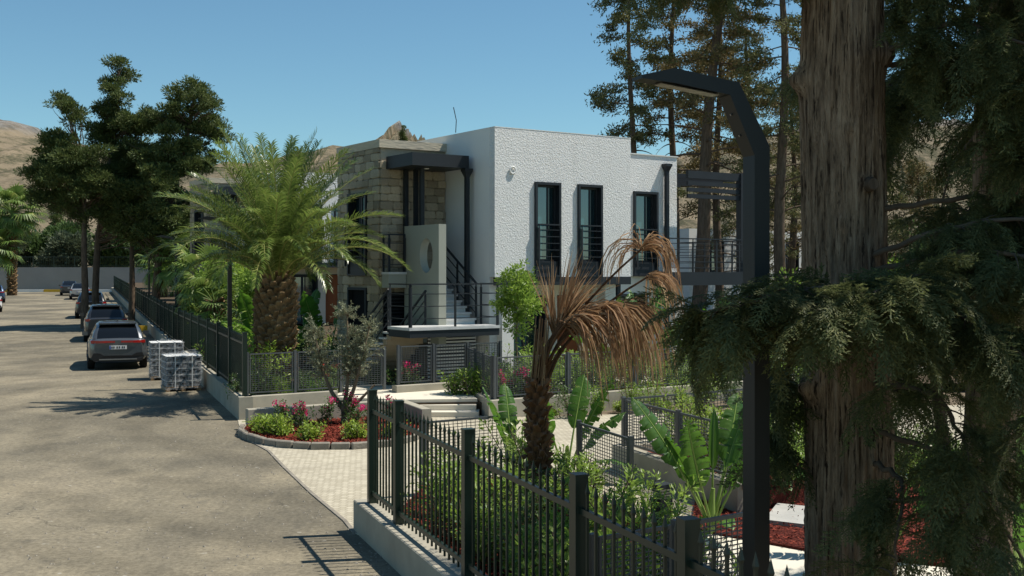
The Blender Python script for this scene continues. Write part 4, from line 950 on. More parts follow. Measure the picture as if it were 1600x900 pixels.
for i_ in range(11):
    y_ = 9.0 + i_ * .42; shrub('tall', XF(y_) + .62 + (i_ % 3) * .16, y_, .15, 'upright glossy green shrub behind the near spiked fence', 'shrub', 'upright shrubs in the near bed', random.uniform(.8, 1.08))
for x, y in ((1.2, 9.6), (1.35, 10.3), (1.0, 10.9)): shrub('pink', x, y, .15, 'pink flowering plant behind the near mesh panel', 'flowers', 'pink flowers behind the near mesh panel', .9)
for x, y in ((1.55, 9.5), (.95, 9.1), (1.7, 10.2)): shrub('grey', x, y, .15, 'fine grey-leaved bush behind the near mesh panel', 'shrub', 'grey bushes behind the near mesh panel', 1.1)
# planter behind the mesh fences
scatter([tuple(P4 + U*.5), tuple(P4n + U*.4), tuple(P4n + U * 1.5), tuple(P4 + U * 4.5)], 18, .36, ['gold', 'tall', 'gold'], .3, {'gold': 'yellow-green upright shrub in the courtyard planter', 'tall': 'glossy green shrub in the courtyard planter'}, {'gold': 'yellow shrubs in the planter', 'tall': 'green shrubs in the planter'}, (.75, 1.05))
b0 = W1b + Vv * .5; rowW = [tuple(b0 + U*.3), tuple(b0 + U * 14), tuple(b0 + U * 14 + Vv * 1.3), tuple(b0 + U*.3 + Vv * 1.6)]
scatter(rowW, 46, .42, ['tall', 'dark', 'tall', 'round', 'tall'], .28, {'tall': 'upright green shrub behind the long planter wall fence', 'dark': 'dark green shrub behind the long planter wall fence', 'round': 'rounded shrub behind the long planter wall fence'}, {'tall': 'upright shrubs below the white house', 'dark': 'dark shrubs below the white house', 'round': 'rounded shrubs below the white house'}  , (.95, 1.35))
for t in (.35, .8, 1.25): p = b0 + U * t - Vv * .1; shrub('pink', p[0], p[1], .28, 'bright pink flowers behind the corner of the planter mesh fence', 'flowers', 'pink flowers at the planter corner', 1.25)
for t in (.35, .62): p = F1a + U * t + Vv * .3; shrub('pink', p[0], p[1], .35, 'bright pink flowers behind the mesh fence by the staircase', 'flowers', 'pink flowers by the staircase', 1.2)
low = W1b - Vv * .45
scatter([tuple(low + U*.6), tuple(low + U * 9), tuple(low + U * 9 - Vv*.7), tuple(low + U*.6 - Vv*.5)], 18, .42, ['tall', 'tall', 'yellow', 'dark'], .02, {'dark': 'dark shrub at the foot of the long planter wall', 'tall': 'leafy shrub at the foot of the long planter wall', 'yellow': 'small pale shrub at the foot of the long planter wall'}, {'dark': 'dark shrubs at the wall foot', 'tall': 'leafy shrubs at the wall foot', 'yellow': 'pale shrubs at the wall foot'}, (.7, .95))
scatter([(2.7, 15.6), (4.8, 15.0), (8.5, 15.5), (8.5, 19), (5.2, 19)], 20, .55, ['round', 'yellow', 'dark', 'tall'], .06, {'round': 'rounded shrub in the mulch bed beyond the lamp', 'yellow': 'small yellow-green shrub in the mulch bed beyond the lamp', 'dark': 'dark shrub in the mulch bed beyond the lamp', 'tall': 'upright shrub in the mulch bed beyond the lamp'}, {'round': 'rounded mulch bed shrubs', 'yellow': 'yellow mulch bed shrubs', 'dark': 'dark mulch bed shrubs', 'tall': 'upright mulch bed shrubs'}, (.7, 1.05))
# left garden
scatter([(-6.3, 25.1), (-4.2, 26.2), (-4.0, 26.7), (-6.6, 25.9)], 7, .4, ['dark', 'round', 'white'], .28, {'dark': 'dark shrub behind the mesh fence at the palm foot', 'round': 'rounded shrub behind the mesh fence at the palm foot', 'white': 'white-flowered shrub behind the mesh fence at the palm foot'}, {'dark': 'dark shrubs at the palm', 'round': 'rounded shrubs at the palm', 'white': 'white flowers at the palm'}, (.7, .95))
for x, y in ((-4.45, 26.6), (-4.2, 26.9)): shrub('red', x, y, .28, 'shrub with red flowers beside the patio path', 'flowers', 'red flowers by the patio', 1.0)
scatter([(-7.5, 31.5), (-5.6, 31.5), (-4.8, 33.5), (-7, 38), (-10.3, 40)], 17, .8, ['tall', 'gold', 'dark', 'round'], .3, {'tall': 'tall leafy shrub in the garden behind the big palm', 'gold': 'yellow-green tall shrub in the garden behind the big palm', 'dark': 'dark bushy shrub in the garden behind the big palm', 'round': 'rounded shrub in the garden behind the big palm'}, {'tall': 'tall shrubs behind the palm', 'gold': 'yellow shrubs behind the palm', 'dark': 'dark shrubs behind the palm', 'round': 'rounded shrubs behind the palm'}, (1.1, 1.7))
for x, y in ((-6.9, 30.6), (-7.3, 31.0)): shrub('pink', x, y, .3, 'pink flowering plant on the lawn left of the palm trunk', 'flowers', 'pink flowers left of the palm', 1.5)
scatter([(-4.9, 29.9), (-3.7, 29.4), (-3.0, 28.2), (-3.4, 27.9), (-5.2, 29.0)], 8, .35, ['dark'], .3, 'low dark shrub at the foot of the outside stairs', 'dark shrubs at the stairs', (.6, .85))

# ---- mulch chips and grass (nobody could count them)
def chips(name, poly, z, n, L=.045, label='red bark mulch'):
    P = []; g = np.random.default_rng(n); xs_ = [p[0] for p in poly]; ys_ = [p[1] for p in poly]
    while len(P) < n:
        x, y = g.uniform(min(xs_), max(xs_)), g.uniform(min(ys_), max(ys_))
        if in_poly(x, y, poly): P.append((x, y, z + g.uniform(0, .025)))
    D = rdir(n, g); D[:, 2] *= .35; mb = leaves(MB(), P, D, rdir(n, g) * .5 + np.array([0, 0, 1.]), L * g.uniform(.5, 1.5, n), L * .45 * g.uniform(.6, 1.3, n), .1)
    return tag(mb.build(name, M['mulch']), label, 'mulch', kind='stuff')
chips('bark_mulch', near_bed, .165, 16000, .05, 'red bark mulch in the near planting bed'); chips('bark_mulch', right_bed, .065, 22000, .05, 'red bark mulch beyond the street lamp')
chips('bark_mulch', kc + [(-2.43, 24.3)], .105, 14000, .05, 'red bark mulch round the olive tree'); chips('bark_mulch', planter_bed, .305, 5000, .05, 'red bark mulch in the courtyard planter')
def grass(name, poly, z, n, h, label):
    P = []; g = np.random.default_rng(n); xs_ = [p[0] for p in poly]; ys_ = [p[1] for p in poly]
    while len(P) < n:
        x, y = g.uniform(min(xs_), max(xs_)), g.uniform(min(ys_), max(ys_))
        if in_poly(x, y, poly): P.append((x, y, z))
    D = rdir(n, g) * .45 + np.array([0, 0, 1.]); return tag(leaves(MB(), P, D, rdir(n, g), h * g.uniform(.6, 1.3, n), .018).build(name, M['grass']), label, 'grass', kind='stuff')
grass('lawn_grass', lawnA, .335, 26000, .09, 'bright green lawn under the big palm'); grass('lawn_grass', lawnB, .335, 26000, .10, 'bright green lawn beside the white house')

# ---- date palm
def frond_mesh(L, el, droop, seed, nl=72, lmax=.50, vee=.55):
    g = np.random.default_rng(seed); c = arc((0, 0, 0), 0, el, L, droop, 16); T = nrm(np.gradient(c, axis=0))
    mb = MB(); mb.tube(c, np.interp(np.linspace(0, 1, 17), [0, .12, .3, 1], [.045, .03, .02, .004]), 5)
    rp = leafp = MB(); side = np.array([0, 1., 0])
    for s in (-1, 1):
        t = np.linspace(.10, .995, nl) ** .95; idx = t * 16; i0 = np.minimum(idx.astype(int), 15); f = (idx - i0)[:, None]
        P = c[i0] * (1 - f) + c[i0+1] * f; TT = nrm(T[i0] * (1 - f) + T[i0+1] * f); N = nrm(np.cross(TT, side)); N = N * np.sign(N[:, 2:3] + 1e-6)
        ll = lmax * np.interp(t, [.1, .2, .45, .8, 1], [.35, .8, 1., .8, .45]) * g.uniform(.88, 1.1, nl)
        fw = np.interp(t, [0, .5, 1], [.5, .75, 1.5])[:, None]
        D = nrm(side * s + TT * fw + N * (vee + g.normal(size=(nl, 1)) * .22) + g.normal(size=(nl, 3)) * .08)
        mid = P + D * ll[:, None] * .5; D2 = nrm(D + np.array([0, 0, -.55]) + g.normal(size=(nl, 3)) * .06); tip = mid + D2 * ll[:, None] * .5
        wv = nrm(np.cross(D, N)) * .0145
        V = np.stack([P - wv * .6, P + wv * .6, mid + wv, mid - wv, tip], 1).reshape(-1, 3); i = np.arange(nl)[:, None] * 5
        leafp.add(V, np.concatenate([i, i+1, i+2, i+3], 1)); leafp.F.setdefault(3, []).append(np.concatenate([i+3, i+2, i+4], 1) + leafp.n - len(V))
    return mb.mesh('rachis', M['rachis'], True), leafp.mesh('frond', M['frond'])
def boot_mesh(w, h, t, m):
    mb = MB(); V = [(-w/2, 0, -h*.5), (w/2, 0, -h*.5), (w*.62, -t*.35, 0), (-w*.62, -t*.35, 0), (-w*.30, -t*1.25, h*.42), (w*.30, -t*1.25, h*.42), (-w*.34, -t*.75, h*.55), (w*.34, -t*.75, h*.55), (-w*.5, .03, h*.3), (w*.5, .03, h*.3)]
    mb.add(V, [(0,1,2,3),(3,2,5,4),(4,5,7,6),(6,7,9,8),(1,9,7,2),(0,3,6,8)]); mb.add(V, [(2,7,5),(3,4,6)]); return mb.mesh('leaf_base', m)
def date_palm(label, loc, th, crown_n):
    root = empty('date_palm', loc, 0, label, 'palm tree')
    zs = np.array([-.1, 0, .3, .9, 1.6, 2.1, 2.5, 2.75, 2.95]) * th / 2.75; rr = np.array([.50, .48, .44, .42, .44, .46, .42, .32, .16])
    tr = MB().tube([(0, 0, z) for z in zs], rr, 20).build('trunk', M['palmcore'], root, True)
    bm = boot_mesh(.17, .26, .085, M['boot']); k = 260; g = np.random.default_rng(4)
    for i in range(k):
        f = i / k; z = .05 + f * (th + .05); a = i * 2.39996; r = np.interp(z, zs, rr)
        inst('leaf_base', bm, tr, (r * math.cos(a), r * math.sin(a), z), (g.uniform(-.1, .1) , g.uniform(-.1, .1), a + math.pi/2 + g.uniform(-.12, .12)), (g.uniform(.85, 1.15), g.uniform(.8, 1.6), g.uniform(.85, 1.15)))
    var = []
    for i in range(12):
        f = i / 11; var.append(frond_mesh(3.8 - .5 * f + .25 * math.sin(i * 2.1), R(88 - 40 * f), R(22 + 84 * f ** 1.3), 100 + i))
    for i in range(crown_n):
        f = (i + .5) / crown_n; vi = min(11, int(f ** .8 * 12)); a = i * 2.39996 + g.uniform(-.25, .25); rch, fr = var[vi]
        z = th + .18 - .28 * f; r0 = .10 + .16 * f
        o = inst('frond', fr, root, (r0 * math.cos(a), r0 * math.sin(a), z), (g.uniform(-.22, .22), g.uniform(-.09, .09), a), (g.uniform(.8, 1.0),) * 3)
        inst('rachis', rch, o)
    return root
date_palm('large date palm with feathery crown and thick scaly trunk behind the fence', (-5.9, 28.0, .28), 2.75, 92)

# ---- fan palms
def fan_mesh(seed, L=.95, m='fan', n=22, droop=.5):
    g = np.random.default_rng(seed); mb = MB(); pet = arc((0, 0, 0), 0, .5, 1.0, .5, 5); hub = pet[-1]
    mb.tube(pet, np.linspace(.03, .018, 6), 4)
    for i in range(n):
        a = (i / (n - 1) - .5) * 4.1; d0 = np.array([math.cos(a), math.sin(a), .25 * math.cos(a) + .1]); d0 = nrm(d0); l = L * (.75 + .25 * math.cos(a * .6)) * g.uniform(.9, 1.05)
        s = np.array([-math.sin(a), math.cos(a), 0]); p1 = hub + d0 * l * .55; d1 = nrm(d0 + np.array([0, 0, -droop - g.uniform(0, .5)])); p2 = p1 + d1 * l * .45
        V = [hub - s*.012, hub + s*.012, p1 + s*.045, p1 - s*.045, p2]; mb.add(V, [(0,1,2,3)]); mb.F.setdefault(3, []).append(np.array([[3,2,4]]) + mb.n - 5)
    return mb.mesh('fan_leaf', M[m])
FANS = [fan_mesh(i, droop=.4 + .15*i) for i in range(4)]
def fan_palm(label, loc, h, r, n=30, sc=1., group=None, lean=0.):
    root = empty('fan_palm', loc, random.uniform(0, 6), label, 'palm tree', group)
    z = np.linspace(-.2, h, 9); off = lean * (z / h) ** 2
    tr = MB().tube(np.stack([off, off*0, z], 1), np.interp(z, [0, .5, h], [r * 1.25, r, r * .85]), 12).build('trunk', M['palmcore'], root, True)
    bm = boot_mesh(r * .75, r * .9, r * .30, M['boot']); k = int(min(150, h / (r * .11)))
    for i in range(k):
        f = i / k; a = i * 2.39996; zz = .05 + f * h; inst('leaf_base', bm, tr, (lean * f * f + r * .9 * math.cos(a), r * .9 * math.sin(a), zz), (0, 0, a + math.pi/2), (1, random.uniform(.7, 1.5), 1))
    for i in range(n):
        f = (i + .5) / n; a = i * 2.39996; el = R(75 - 125 * f)
        inst('fan_leaf', FANS[i % 4], root, (lean + .08 * math.cos(a), .08 * math.sin(a), h), (random.uniform(-.2, .2), -el + .5, a), (sc * random.uniform(.85, 1.1),) * 3)
    return root
fan_palm('tall fan palm with rough trunk standing before the end wall', (-51.3, 115, gz(115)), 8.6, .42, 40, 2.1)
fan_palm('shaggy fan palm cut by the left picture edge', (-52.6, 113, gz(113)), 5.0, .45, 30, 1.9)
for x, y, h, r, s, lab in ((-12.4, 46, 2.4, .26, 1.1, 'short fan palm behind the fence right of the second lamp'), (-17.6, 60, 3.2, .30, 1.2, 'fan palm with pale fronds under the cypress group'), (-24.3, 78, 3.0, .28, 1.2, 'small pale fan palm farther along the fence'), (-11.0, 41.5, 1.7, .30, .95, 'stubby fan palm with thick trunk left of the date palm')):
    fan_palm(lab, (x, y, gz(y) + .4), h, r, 26, s)

# ---- dead fan palm
def dead_palm():
    root = empty('dead_palm', (.34, 14.8, .14), 0, 'dead brown fan palm with withered drooping fronds behind the near fence', 'palm tree')
    g = np.random.default_rng(9)
    z = np.array([-.1, .1, .6, 1.1, 1.5, 1.62]); tr = MB().tube([(0, 0, a) for a in z], [.13, .115, .10, .095, .085, .05], 12).build('trunk', M['palmcore'], root, True)
    bm = boot_mesh(.09, .18, .055, M['boot_dead'])
    for i in range(120):
        f = i / 120; a = i * 2.39996; r = np.interp(.05 + f*1.55, z, [.13, .115, .10, .095, .085, .05])
        inst('leaf_base', bm, tr, (r*math.cos(a), r*math.sin(a), .05 + f*1.55), (g.uniform(-.35, .1), g.uniform(-.2, .2), a + math.pi/2), (g.uniform(.7, 1.1), g.uniform(.8, 2.2), g.uniform(.8, 1.3)))
    # bundle of stalks, then fans: (hub position, fan axis, half angle, strip length, droop, strips)
    fans = [((.22, 0, 2.25), (-.05, .1, 1), .20, 1.0, .10, 40), ((.28, .05, 2.3), (.25, 0, 1), .22, 1.05, .2, 42), ((.32, -.05, 2.4), (.6, -.1, .9), .22, .9, .45, 34),
            ((.50, -.1, 2.50), (1, -.2, .55), .5, 1.35, 3.4, 60), ((.72, .0, 2.56), (1, .1, .5), .5, 1.45, 3.6, 64), ((1.0, .05, 2.55), (.8, .1, .4), .5, 1.4, 3.8, 64), ((.55, .2, 2.5), (.8, .5, .4), .6, 1.3, 3.6, 50), ((.42, -.2, 2.45), (.8, -.5, .4), .6, 1.35, 3.6, 56), ((.85, -.1, 2.58), (.7, -.3, .4), .6, 1.4, 3.8, 56),
            ((1.38, .1, 3.36), (.12, 0, .5), 1.1, .95, 4.6, 64), ((1.46, .0, 3.0), (.3, .1, .2), .9, .85, 4.2, 50), ((.34, -.1, 2.4), (.8, -.3, .3), .35, 1.1, 3.8, 40)]
    for hub, ax, ha, L, dr, ns in fans:
        hub = np.array(hub); ax = nrm(ax); b = np.array([g.normal() * .05, g.normal() * .05, 1.5]); mid = np.array([.04 + .12 * hub[0], hub[1] * .4, 2.1 + .25 * (hub[2] - 2.3)])
        t = np.linspace(0, 1, 9)[:, None]; c = (1-t)**2 * b + 2*t*(1-t) * mid + t**2 * hub
        st = MB().tube(c, np.linspace(.026, .014, 9), 5); mb = MB()
        s0 = nrm(np.cross(ax, [0, 0, 1.]) if abs(ax[2]) < .9 else np.array([1., 0, 0])); 
        n0 = np.cross(s0, ax)
        for i in range(ns):
            a = (i / (ns - 1) - .5) * 2 * ha; cl = np.random.default_rng(i // 5 + int(hub[0] * 1000)).normal(size=3) * .22; d = nrm(ax * math.cos(a) + s0 * math.sin(a) + cl + g.normal(size=3) * .06); l = L * g.uniform(.65, 1.1); p = hub + g.normal(size=3) * .02; n = 6; w = g.uniform(.006, .013)
            pts = [p]
            for j in range(n): d = nrm(d + np.array([0, 0, -dr / n * (.5 + j * .28)]) + g.normal(size=3) * .045); pts.append(pts[-1] + d * l / n)
            pts = np.array(pts); tn = nrm(np.gradient(pts, axis=0)); sd = nrm(np.cross(tn, rdir(1, g)[0])); ww = w * np.array([.6, 1, 1, .9, .7, .45, .12])[:, None]
            A, B = pts - sd * ww, pts + sd * ww; V = np.concatenate([A, B]); mb.add(V, [(j, j+1, n+1+j+1, n+1+j) for j in range(n)])
        o = mb.build('withered_fan', M['deadleaf'], root); st.build('stalk', M['boot_dead'], o, True)
    sh = MB()
    for i in range(60):
        a = g.uniform(0, 6.28); p = np.array([.1 * math.cos(a), .1 * math.sin(a), g.uniform(1.45, 1.7)]); q_ = np.array([.06 + .09 * math.cos(a), .09 * math.sin(a), g.uniform(2.1, 2.5)]); sh.bar(p, q_, .02, .008)
    for i in range(170):
        a = g.uniform(0, 6.28); zz_ = g.uniform(.1, 1.6); r_ = np.interp(zz_, z, [.13, .115, .10, .095, .085, .05]); p = np.array([r_ * math.cos(a), r_ * math.sin(a), zz_]); sh.bar(p, p + np.array([math.cos(a) * g.uniform(.03, .14), math.sin(a) * g.uniform(.03, .14), g.uniform(-.10, .16)]), .012, .004)
    sh.build('stalk_bundle', M['deadleaf'], root)
dead_palm()

# ---- banana-like plants (giant bird of paradise)
def banana_leaf(seed, L, W, el, droop, pet, tear=.35):
    g = np.random.default_rng(seed); c = arc((0, 0, 0), 0, el, L + pet, droop, 22); T = nrm(np.gradient(c, axis=0)); side = np.array([0, 1., 0])
    N = nrm(np.cross(T, side)); N = N * np.where(N[:, 2:3] < 0, -1, 1)
    rib = MB().tube(c, np.linspace(.024, .005, 23), 5).mesh('midrib', M['banana_rib'], True)
    mb = MB(); i0 = int(22 * pet / (L + pet)); n = 22 - i0; sub = 30
    t = np.linspace(0, 1, sub + 1); idx = i0 + t * n; a = np.minimum(idx.astype(int), 21); f = (idx - a)[:, None]
    P = c[a]*(1-f) + c[a+1]*f; Tn = nrm(T[a]*(1-f) + T[a+1]*f); Nn = nrm(N[a]*(1-f) + N[a+1]*f)
    w = W / 2 * np.interp(t, [0, .08, .3, .6, .85, 1], [.25, .72, 1, .95, .6, .03])
    for s in (-1, 1):
        torn = g.random(sub) < tear; blk = []; cur = [0]
        for j in range(1, sub):
            if torn[j]: cur.append(j); blk.append(cur); cur = [j]
            else: cur.append(j)
        cur.append(sub); blk.append(cur)
        for bk in blk:
            sag = g.uniform(-.35, .6); sh = g.uniform(-.05, .03); rows = []
            for u in (0, .33, .67, 1.):
                rows.append([P[j] + side*s*w[j]*u*(1 - .12*u*abs(sag)) + Nn[j]*w[j]*(.45*u - .55*u*u - sag*u*u*.5) + Tn[j]*(w[j]*.22*u + sh*u) for j in bk])
            m = len(bk); V = np.array(rows).reshape(-1, 3); mb.add(V, [(r*m + j, r*m + j+1, (r+1)*m + j+1, (r+1)*m + j) for r in range(3) for j in range(m-1)])
    return mb.mesh('leaf', M['banana'], True), rib
BL = [banana_leaf(200, 1.15, .46, 1.45, .45, .75, .45), banana_leaf(201, 1.0, .46, 1.2, .75, .7, .3), banana_leaf(202, 1.2, .55, 1.05, .95, .6, .18), banana_leaf(203, .95, .36, 1.35, .35, .9, .3), banana_leaf(204, 1.0, .44, .75, 1.3, .5, .4), banana_leaf(205, .8, .16, 1.5, .1, .9, 0), banana_leaf(206, 1.1, .40, 1.4, .4, .7, .75)]
def banana(label, loc, spec, s=1., group=None):
    root = empty('banana_plant', loc, 0, label, 'plant', group)
    MB().tube([(0, 0, -.05), (0, 0, .35 * s), (.02, 0, .6 * s)], [.07 * s, .055 * s, .03 * s], 8).build('stem', M['banana_rib'], root, True)
    for i, (v, az, roll, sc) in enumerate(spec):
        lf, rb = BL[v]; o = inst('leaf', lf, root, (.03 * math.cos(az), .03 * math.sin(az), .05), (roll, 0, az), (sc * s,) * 3); inst('midrib', rb, o)
    return root
banana('large banana-like plant with broad torn leaves beside the street lamp', (2.42, 13.6, .06), [(6, -1.5, .3, 1.0), (6, -.7, -.5, .95), (6, -2.5, .3, .8), (1, 2.6, .2, .85), (3, .5, 0, 1.0), (3, 1.6, .3, 1.1), (3, 2.3, -.4, 1.15), (4, -1.4, .1, .6), (5, 1.2, 0, 1.0), (6, -.2, .4, .85)], .86)
banana('banana-like plant with upright leaves just behind the dead palm', (.82, 17.0, .02), [(6, -1.2, .6, 1.0), (6, -.5, -.3, 1.05), (3, -2.0, .2, 1.0), (1, .2, .2, .9), (3, 1.3, .1, 1.0), (4, -.2, 0, .8)], .9)
banana('broad-leaved plant left of the dead palm trunk', (.02, 16.3, .1), [(3, 2.9, .3, .95), (3, 3.6, -.3, .9), (3, 1.8, 0, .95), (4, 3.9, 0, .6)], .85)
banana('banana-like plant in front of the white house ground floor', (3.2, 28.6, .28), [(0, -1.2, .4, 1.1), (3, -.3, 0, 1.15), (0, 2.2, .2, 1.1), (1, .6, .2, 1.1), (3, 1.3, .2, 1.2), (2, 3.4, .2, 1.)], 1.25)
banana('banana-like plant beside the right corner of the white house', (5.3, 30.4, .28), [(0, -1.0, .4, 1.1), (1, -.1, 0, 1.15), (2, 2.6, .2, 1.1), (2, -2.2, .2, 1.), (3, 1.3, .2, 1.2)], 1.1)
banana('fallen pale banana leaf clump in the mulch beyond the lamp', (3.55, 15.9, .06), [(4, -.4, .1, .85), (4, -1.3, .2, .8), (1, 2.6, .1, .6), (4, .4, .3, .8)], .75)
banana('dark banana-like plant at the right edge behind the cypress trunks', (5.05, 11.0, .05), [(0, -1.2, .4, 1.1), (2, -2.2, .1, 1.0), (1, 2.6, .1, .9), (4, -.4, .3, .9), (3, 1, 0, 1.1)], 1.0)
banana('banana-like plant between the two cypress trunks', (4.1, 12.3, .05), [(0, -1.5, .2, 1.1), (3, -.4, .1, 1.0), (3, 2.6, .1, 1.), (1, .4, .3, .9)], .95)
for x, y, lab in ((-7.9, 36, 'banana-like plant left of the palm trunk in the shade'), (-6.4, 33.4, 'banana-like plant just right of the palm trunk'), (-5.6, 34.2, 'banana-like plant before the dark stone doorway')):
    banana(lab, (x, y, .4), [(0, -1.2, .4, 1.1), (2, -2.2, .1, 1.0), (1, 2.6, .1, .9), (4, -.4, .3, .9), (3, 1, 0, 1.1)], 1.2)

for i_ in range(15):
    y_ = 26.5 + i_ * 1.55; shrub(['gold', 'tall', 'round'][i_ % 3], XF(y_) + .75 + (i_ % 2) * .5, y_, gz(y_) + .25, ['yellow-green shrub crowding the inside of the long spiked fence', 'upright bright shrub crowding the inside of the long spiked fence', 'rounded bright shrub crowding the inside of the long spiked fence'][i_ % 3], 'shrub', ['yellow', 'upright', 'rounded'][i_ % 3] + ' shrubs inside the long fence', random.uniform(1.35, 1.9))
# ================================================================ TREES
def lobes_leaves(mb, lobes, dens, L, W, g, clump=.30, per=46, shell=.45, up=.35, droop=0.):
    """lobes: (x,y,z,rx,ry,rz). Clumps of leaves through the outer volume of every lobe"""
    for (x, y, z, rx, ry, rz) in lobes:
        n = max(3, int(dens * (rx * ry * rz) ** (2/3.)))
        d = rdir(n, g); rad = g.uniform(shell, 1.05, (n, 1)); C = np.array([x, y, z]) + d * rad * np.array([rx, ry, rz])
        cs = clump * g.uniform(.6, 1.35, n)
        idx = np.repeat(np.arange(n), per); k = len(idx)
        e = rdir(k, g); P = C[idx] + e * (g.random((k, 1)) ** .5) * cs[idx, None] * np.array([1.15, 1.15, .75])
        D = nrm(e * .8 + d[idx] * .7 + np.array([0, 0, up - droop]) + rdir(k, g) * .45)
        leaves(mb, P, D, rdir(k, g), L * g.uniform(.6, 1.3, k), W * g.uniform(.7, 1.2, k), .1)
    return mb
def limb(mb, p, q, r0, r1, g, wob=.08, n=7, sag=0.):
    p = np.array(p, float); q = np.array(q, float); t = np.linspace(0, 1, n)[:, None]; L = np.linalg.norm(q - p)
    P = p + (q - p) * t + np.concatenate([np.zeros((1, 3)), g.normal(size=(n-2, 3)) * wob * L * .3, np.zeros((1, 3))]); P[:, 2] += sag * L * np.sin(t[:, 0] * np.pi)
    mb.tube(P, np.linspace(r0, r1, n), 6, False); return P
def lobed_tree(name, label, base, trunk, lobes, leaf, bark, dens, L, W, seed, r0=.2, cat='tree', group=None, **kw):
    """trunk: list of points relative to base; each lobe gets its own limb"""
    g = np.random.default_rng(seed); root = empty(name, base, 0, label, cat, group)
    T = np.array(trunk, float); tb = MB(); tb.tube(T, np.linspace(r0, r0 * .45, len(T)), 10, True); 
    for l in lobes:
        c = np.array(l[:3]); zz = min(max(c[2] - .55 * max(l[3], 1.) - .25 * abs(c[0] - T[-1][0]), T[1][2] if len(T) > 2 else T[0][2]), T[-1][2])
        s = np.array([np.interp(zz, T[:, 2], T[:, k]) for k in range(3)]); lr = r0 * .38 * min(1, l[3] / 1.3); limb(tb, s, c, lr, lr * .18, g)
        for _ in range(3 if l[3] > .8 else 1):
            limb(tb, (s + c) / 2 + g.normal(size=3) * .05, c + rdir(1, g)[0] * np.array(l[3:6]) * .75, r0 * .14, r0 * .03, g, n=5)
    tb.build('trunk', M[bark], root, True)
    lobes_leaves(MB(), [], 0, 0, 0, g) ; mb = lobes_leaves(MB(), lobes, dens, L, W, g, **kw); mb.build('crown', M[leaf], root); return root

# ---- olive
g = np.random.default_rng(21)
ol = empty('olive_tree', (-3.45, 23.0, .1), 0, 'small grey-green olive tree with forked trunk in the red flower bed', 'tree')
tb = MB(); stems = [((-.48, .1, 1.15), (-.62, .1, 1.85)), ((.10, 0, 1.2), (.05, .1, 2.2)), ((.34, -.1, 1.15), (.52, 0, 1.95)), ((.62, .1, .55), (1.05, .1, .95))]
tips = []
tb.tube([(0, 0, -.1), (.02, 0, .12), (0, 0, .34)], [.10, .075, .07], 10)
for m_, t_ in stems[:3]:
    P = np.array([(0, 0, .28), np.array(m_) * np.array([.55, .5, .5]) + np.array([0, 0, .05]), m_, t_]); tt = np.linspace(0, 1, 14); PP = np.stack([np.interp(tt, [0, .33, .66, 1], P[:, k]) for k in range(3)], 1); PP[1:-1] = (PP[:-2] + PP[1:-1] * 2 + PP[2:]) / 4
    tb.tube(PP, np.linspace(.055, .014, 14), 7); tips.append(PP)
tb.tube([(0, 0, .2), (.3, .05, .45), (.62, .1, .78)], [.05, .035, .02], 7)
fl = MB(); tw = MB()
for PP in tips:
    for k in range(95):
        i = g.integers(7, 14); p = PP[i]; az = g.uniform(0, 6.28); el = g.uniform(-.1, 1.3); L_ = g.uniform(.2, .44); c = arc(p, az, el, L_, g.uniform(-.3, .5), 5); tw.tube(c, np.linspace(.006, .002, 6), 3, False)
        n = 34; t = g.uniform(.15, 1, n); P = np.stack([np.interp(t * 5, np.arange(6), c[:, q_]) for q_ in range(3)], 1); Tn = nrm(c[-1] - c[0]); D = nrm(rdir(n, g) + Tn * 1.0); leaves(fl, P, D, rdir(n, g),   .07, .016)
tb.build('trunk', M['bark_olive'], ol, True); tw.build('twigs', M['bark_olive'], ol); fl.build('crown', M['olive'], ol)

# ---- small standard tree beside the stairs
lobed_tree('ficus_tree', 'small round-headed glossy tree beside the landing of the staircase', (.10, 26.4, .28), [(0, 0, 0), (.02, 0, .7), (0, 0, 1.4), (.02, 0, 1.9)],
           [(0, 0, 2.5, .5, .5, .55), (-.22, .1, 2.15, .38, .4, .4), (.25, -.1, 2.2, .36, .4, .45), (.05, 0, 1.75, .34, .34, .35), (.1, .1, 2.85, .3, .3, .28), (-.2, 0, 2.75, .28, .28, .25)], 'bush', 'bark_olive', 240, .085, .042, 33, r0=.035, clump=.13, per=24, shell=.2)
# ---- bright broadleaf trees behind the far fence
for x, y, h, rr_, lab, lf in ((-8.4, 36.5, 2.7, 1.0, 'bright green broadleaf tree between two lamp posts behind the fence', 'bush'), (-11.0, 43.0, 2.7, 1.15, 'bright green leafy tree right of the second lamp post', 'bush'), (-14.2, 52, 3.0, 1.2, 'leafy green tree behind the long fence under the cypress', 'bush'), (-9.2, 40, 2.6, 1.0, 'yellow-green leafy tree close to the left of the palm crown', 'bush_y'), (-19.3, 66, 3.2, 1.4, 'pale green leafy tree far along the fence', 'bush_y'), (-4.6, 41, 2.6, .9, 'dark leafy tree beside the second house stairs', 'bush_d')):
    lb = [(random.uniform(-.6, .6) * rr_, random.uniform(-.5, .5) * rr_, h + random.uniform(-.55, .5) * rr_, rr_ * random.uniform(.4, .65), rr_ * .55, rr_ * random.uniform(.4, .6)) for _ in range(7)]
    lobed_tree('broadleaf_tree', lab, (x, y, gz(y) + .3), [(0, 0, -.1), (.05, 0, h * .35), (0, .05, h * .7), (0, 0, h)], lb, lf, 'bark_olive', 60, .14, .075, int(x * -10), r0=.09, clump=.26, per=30)

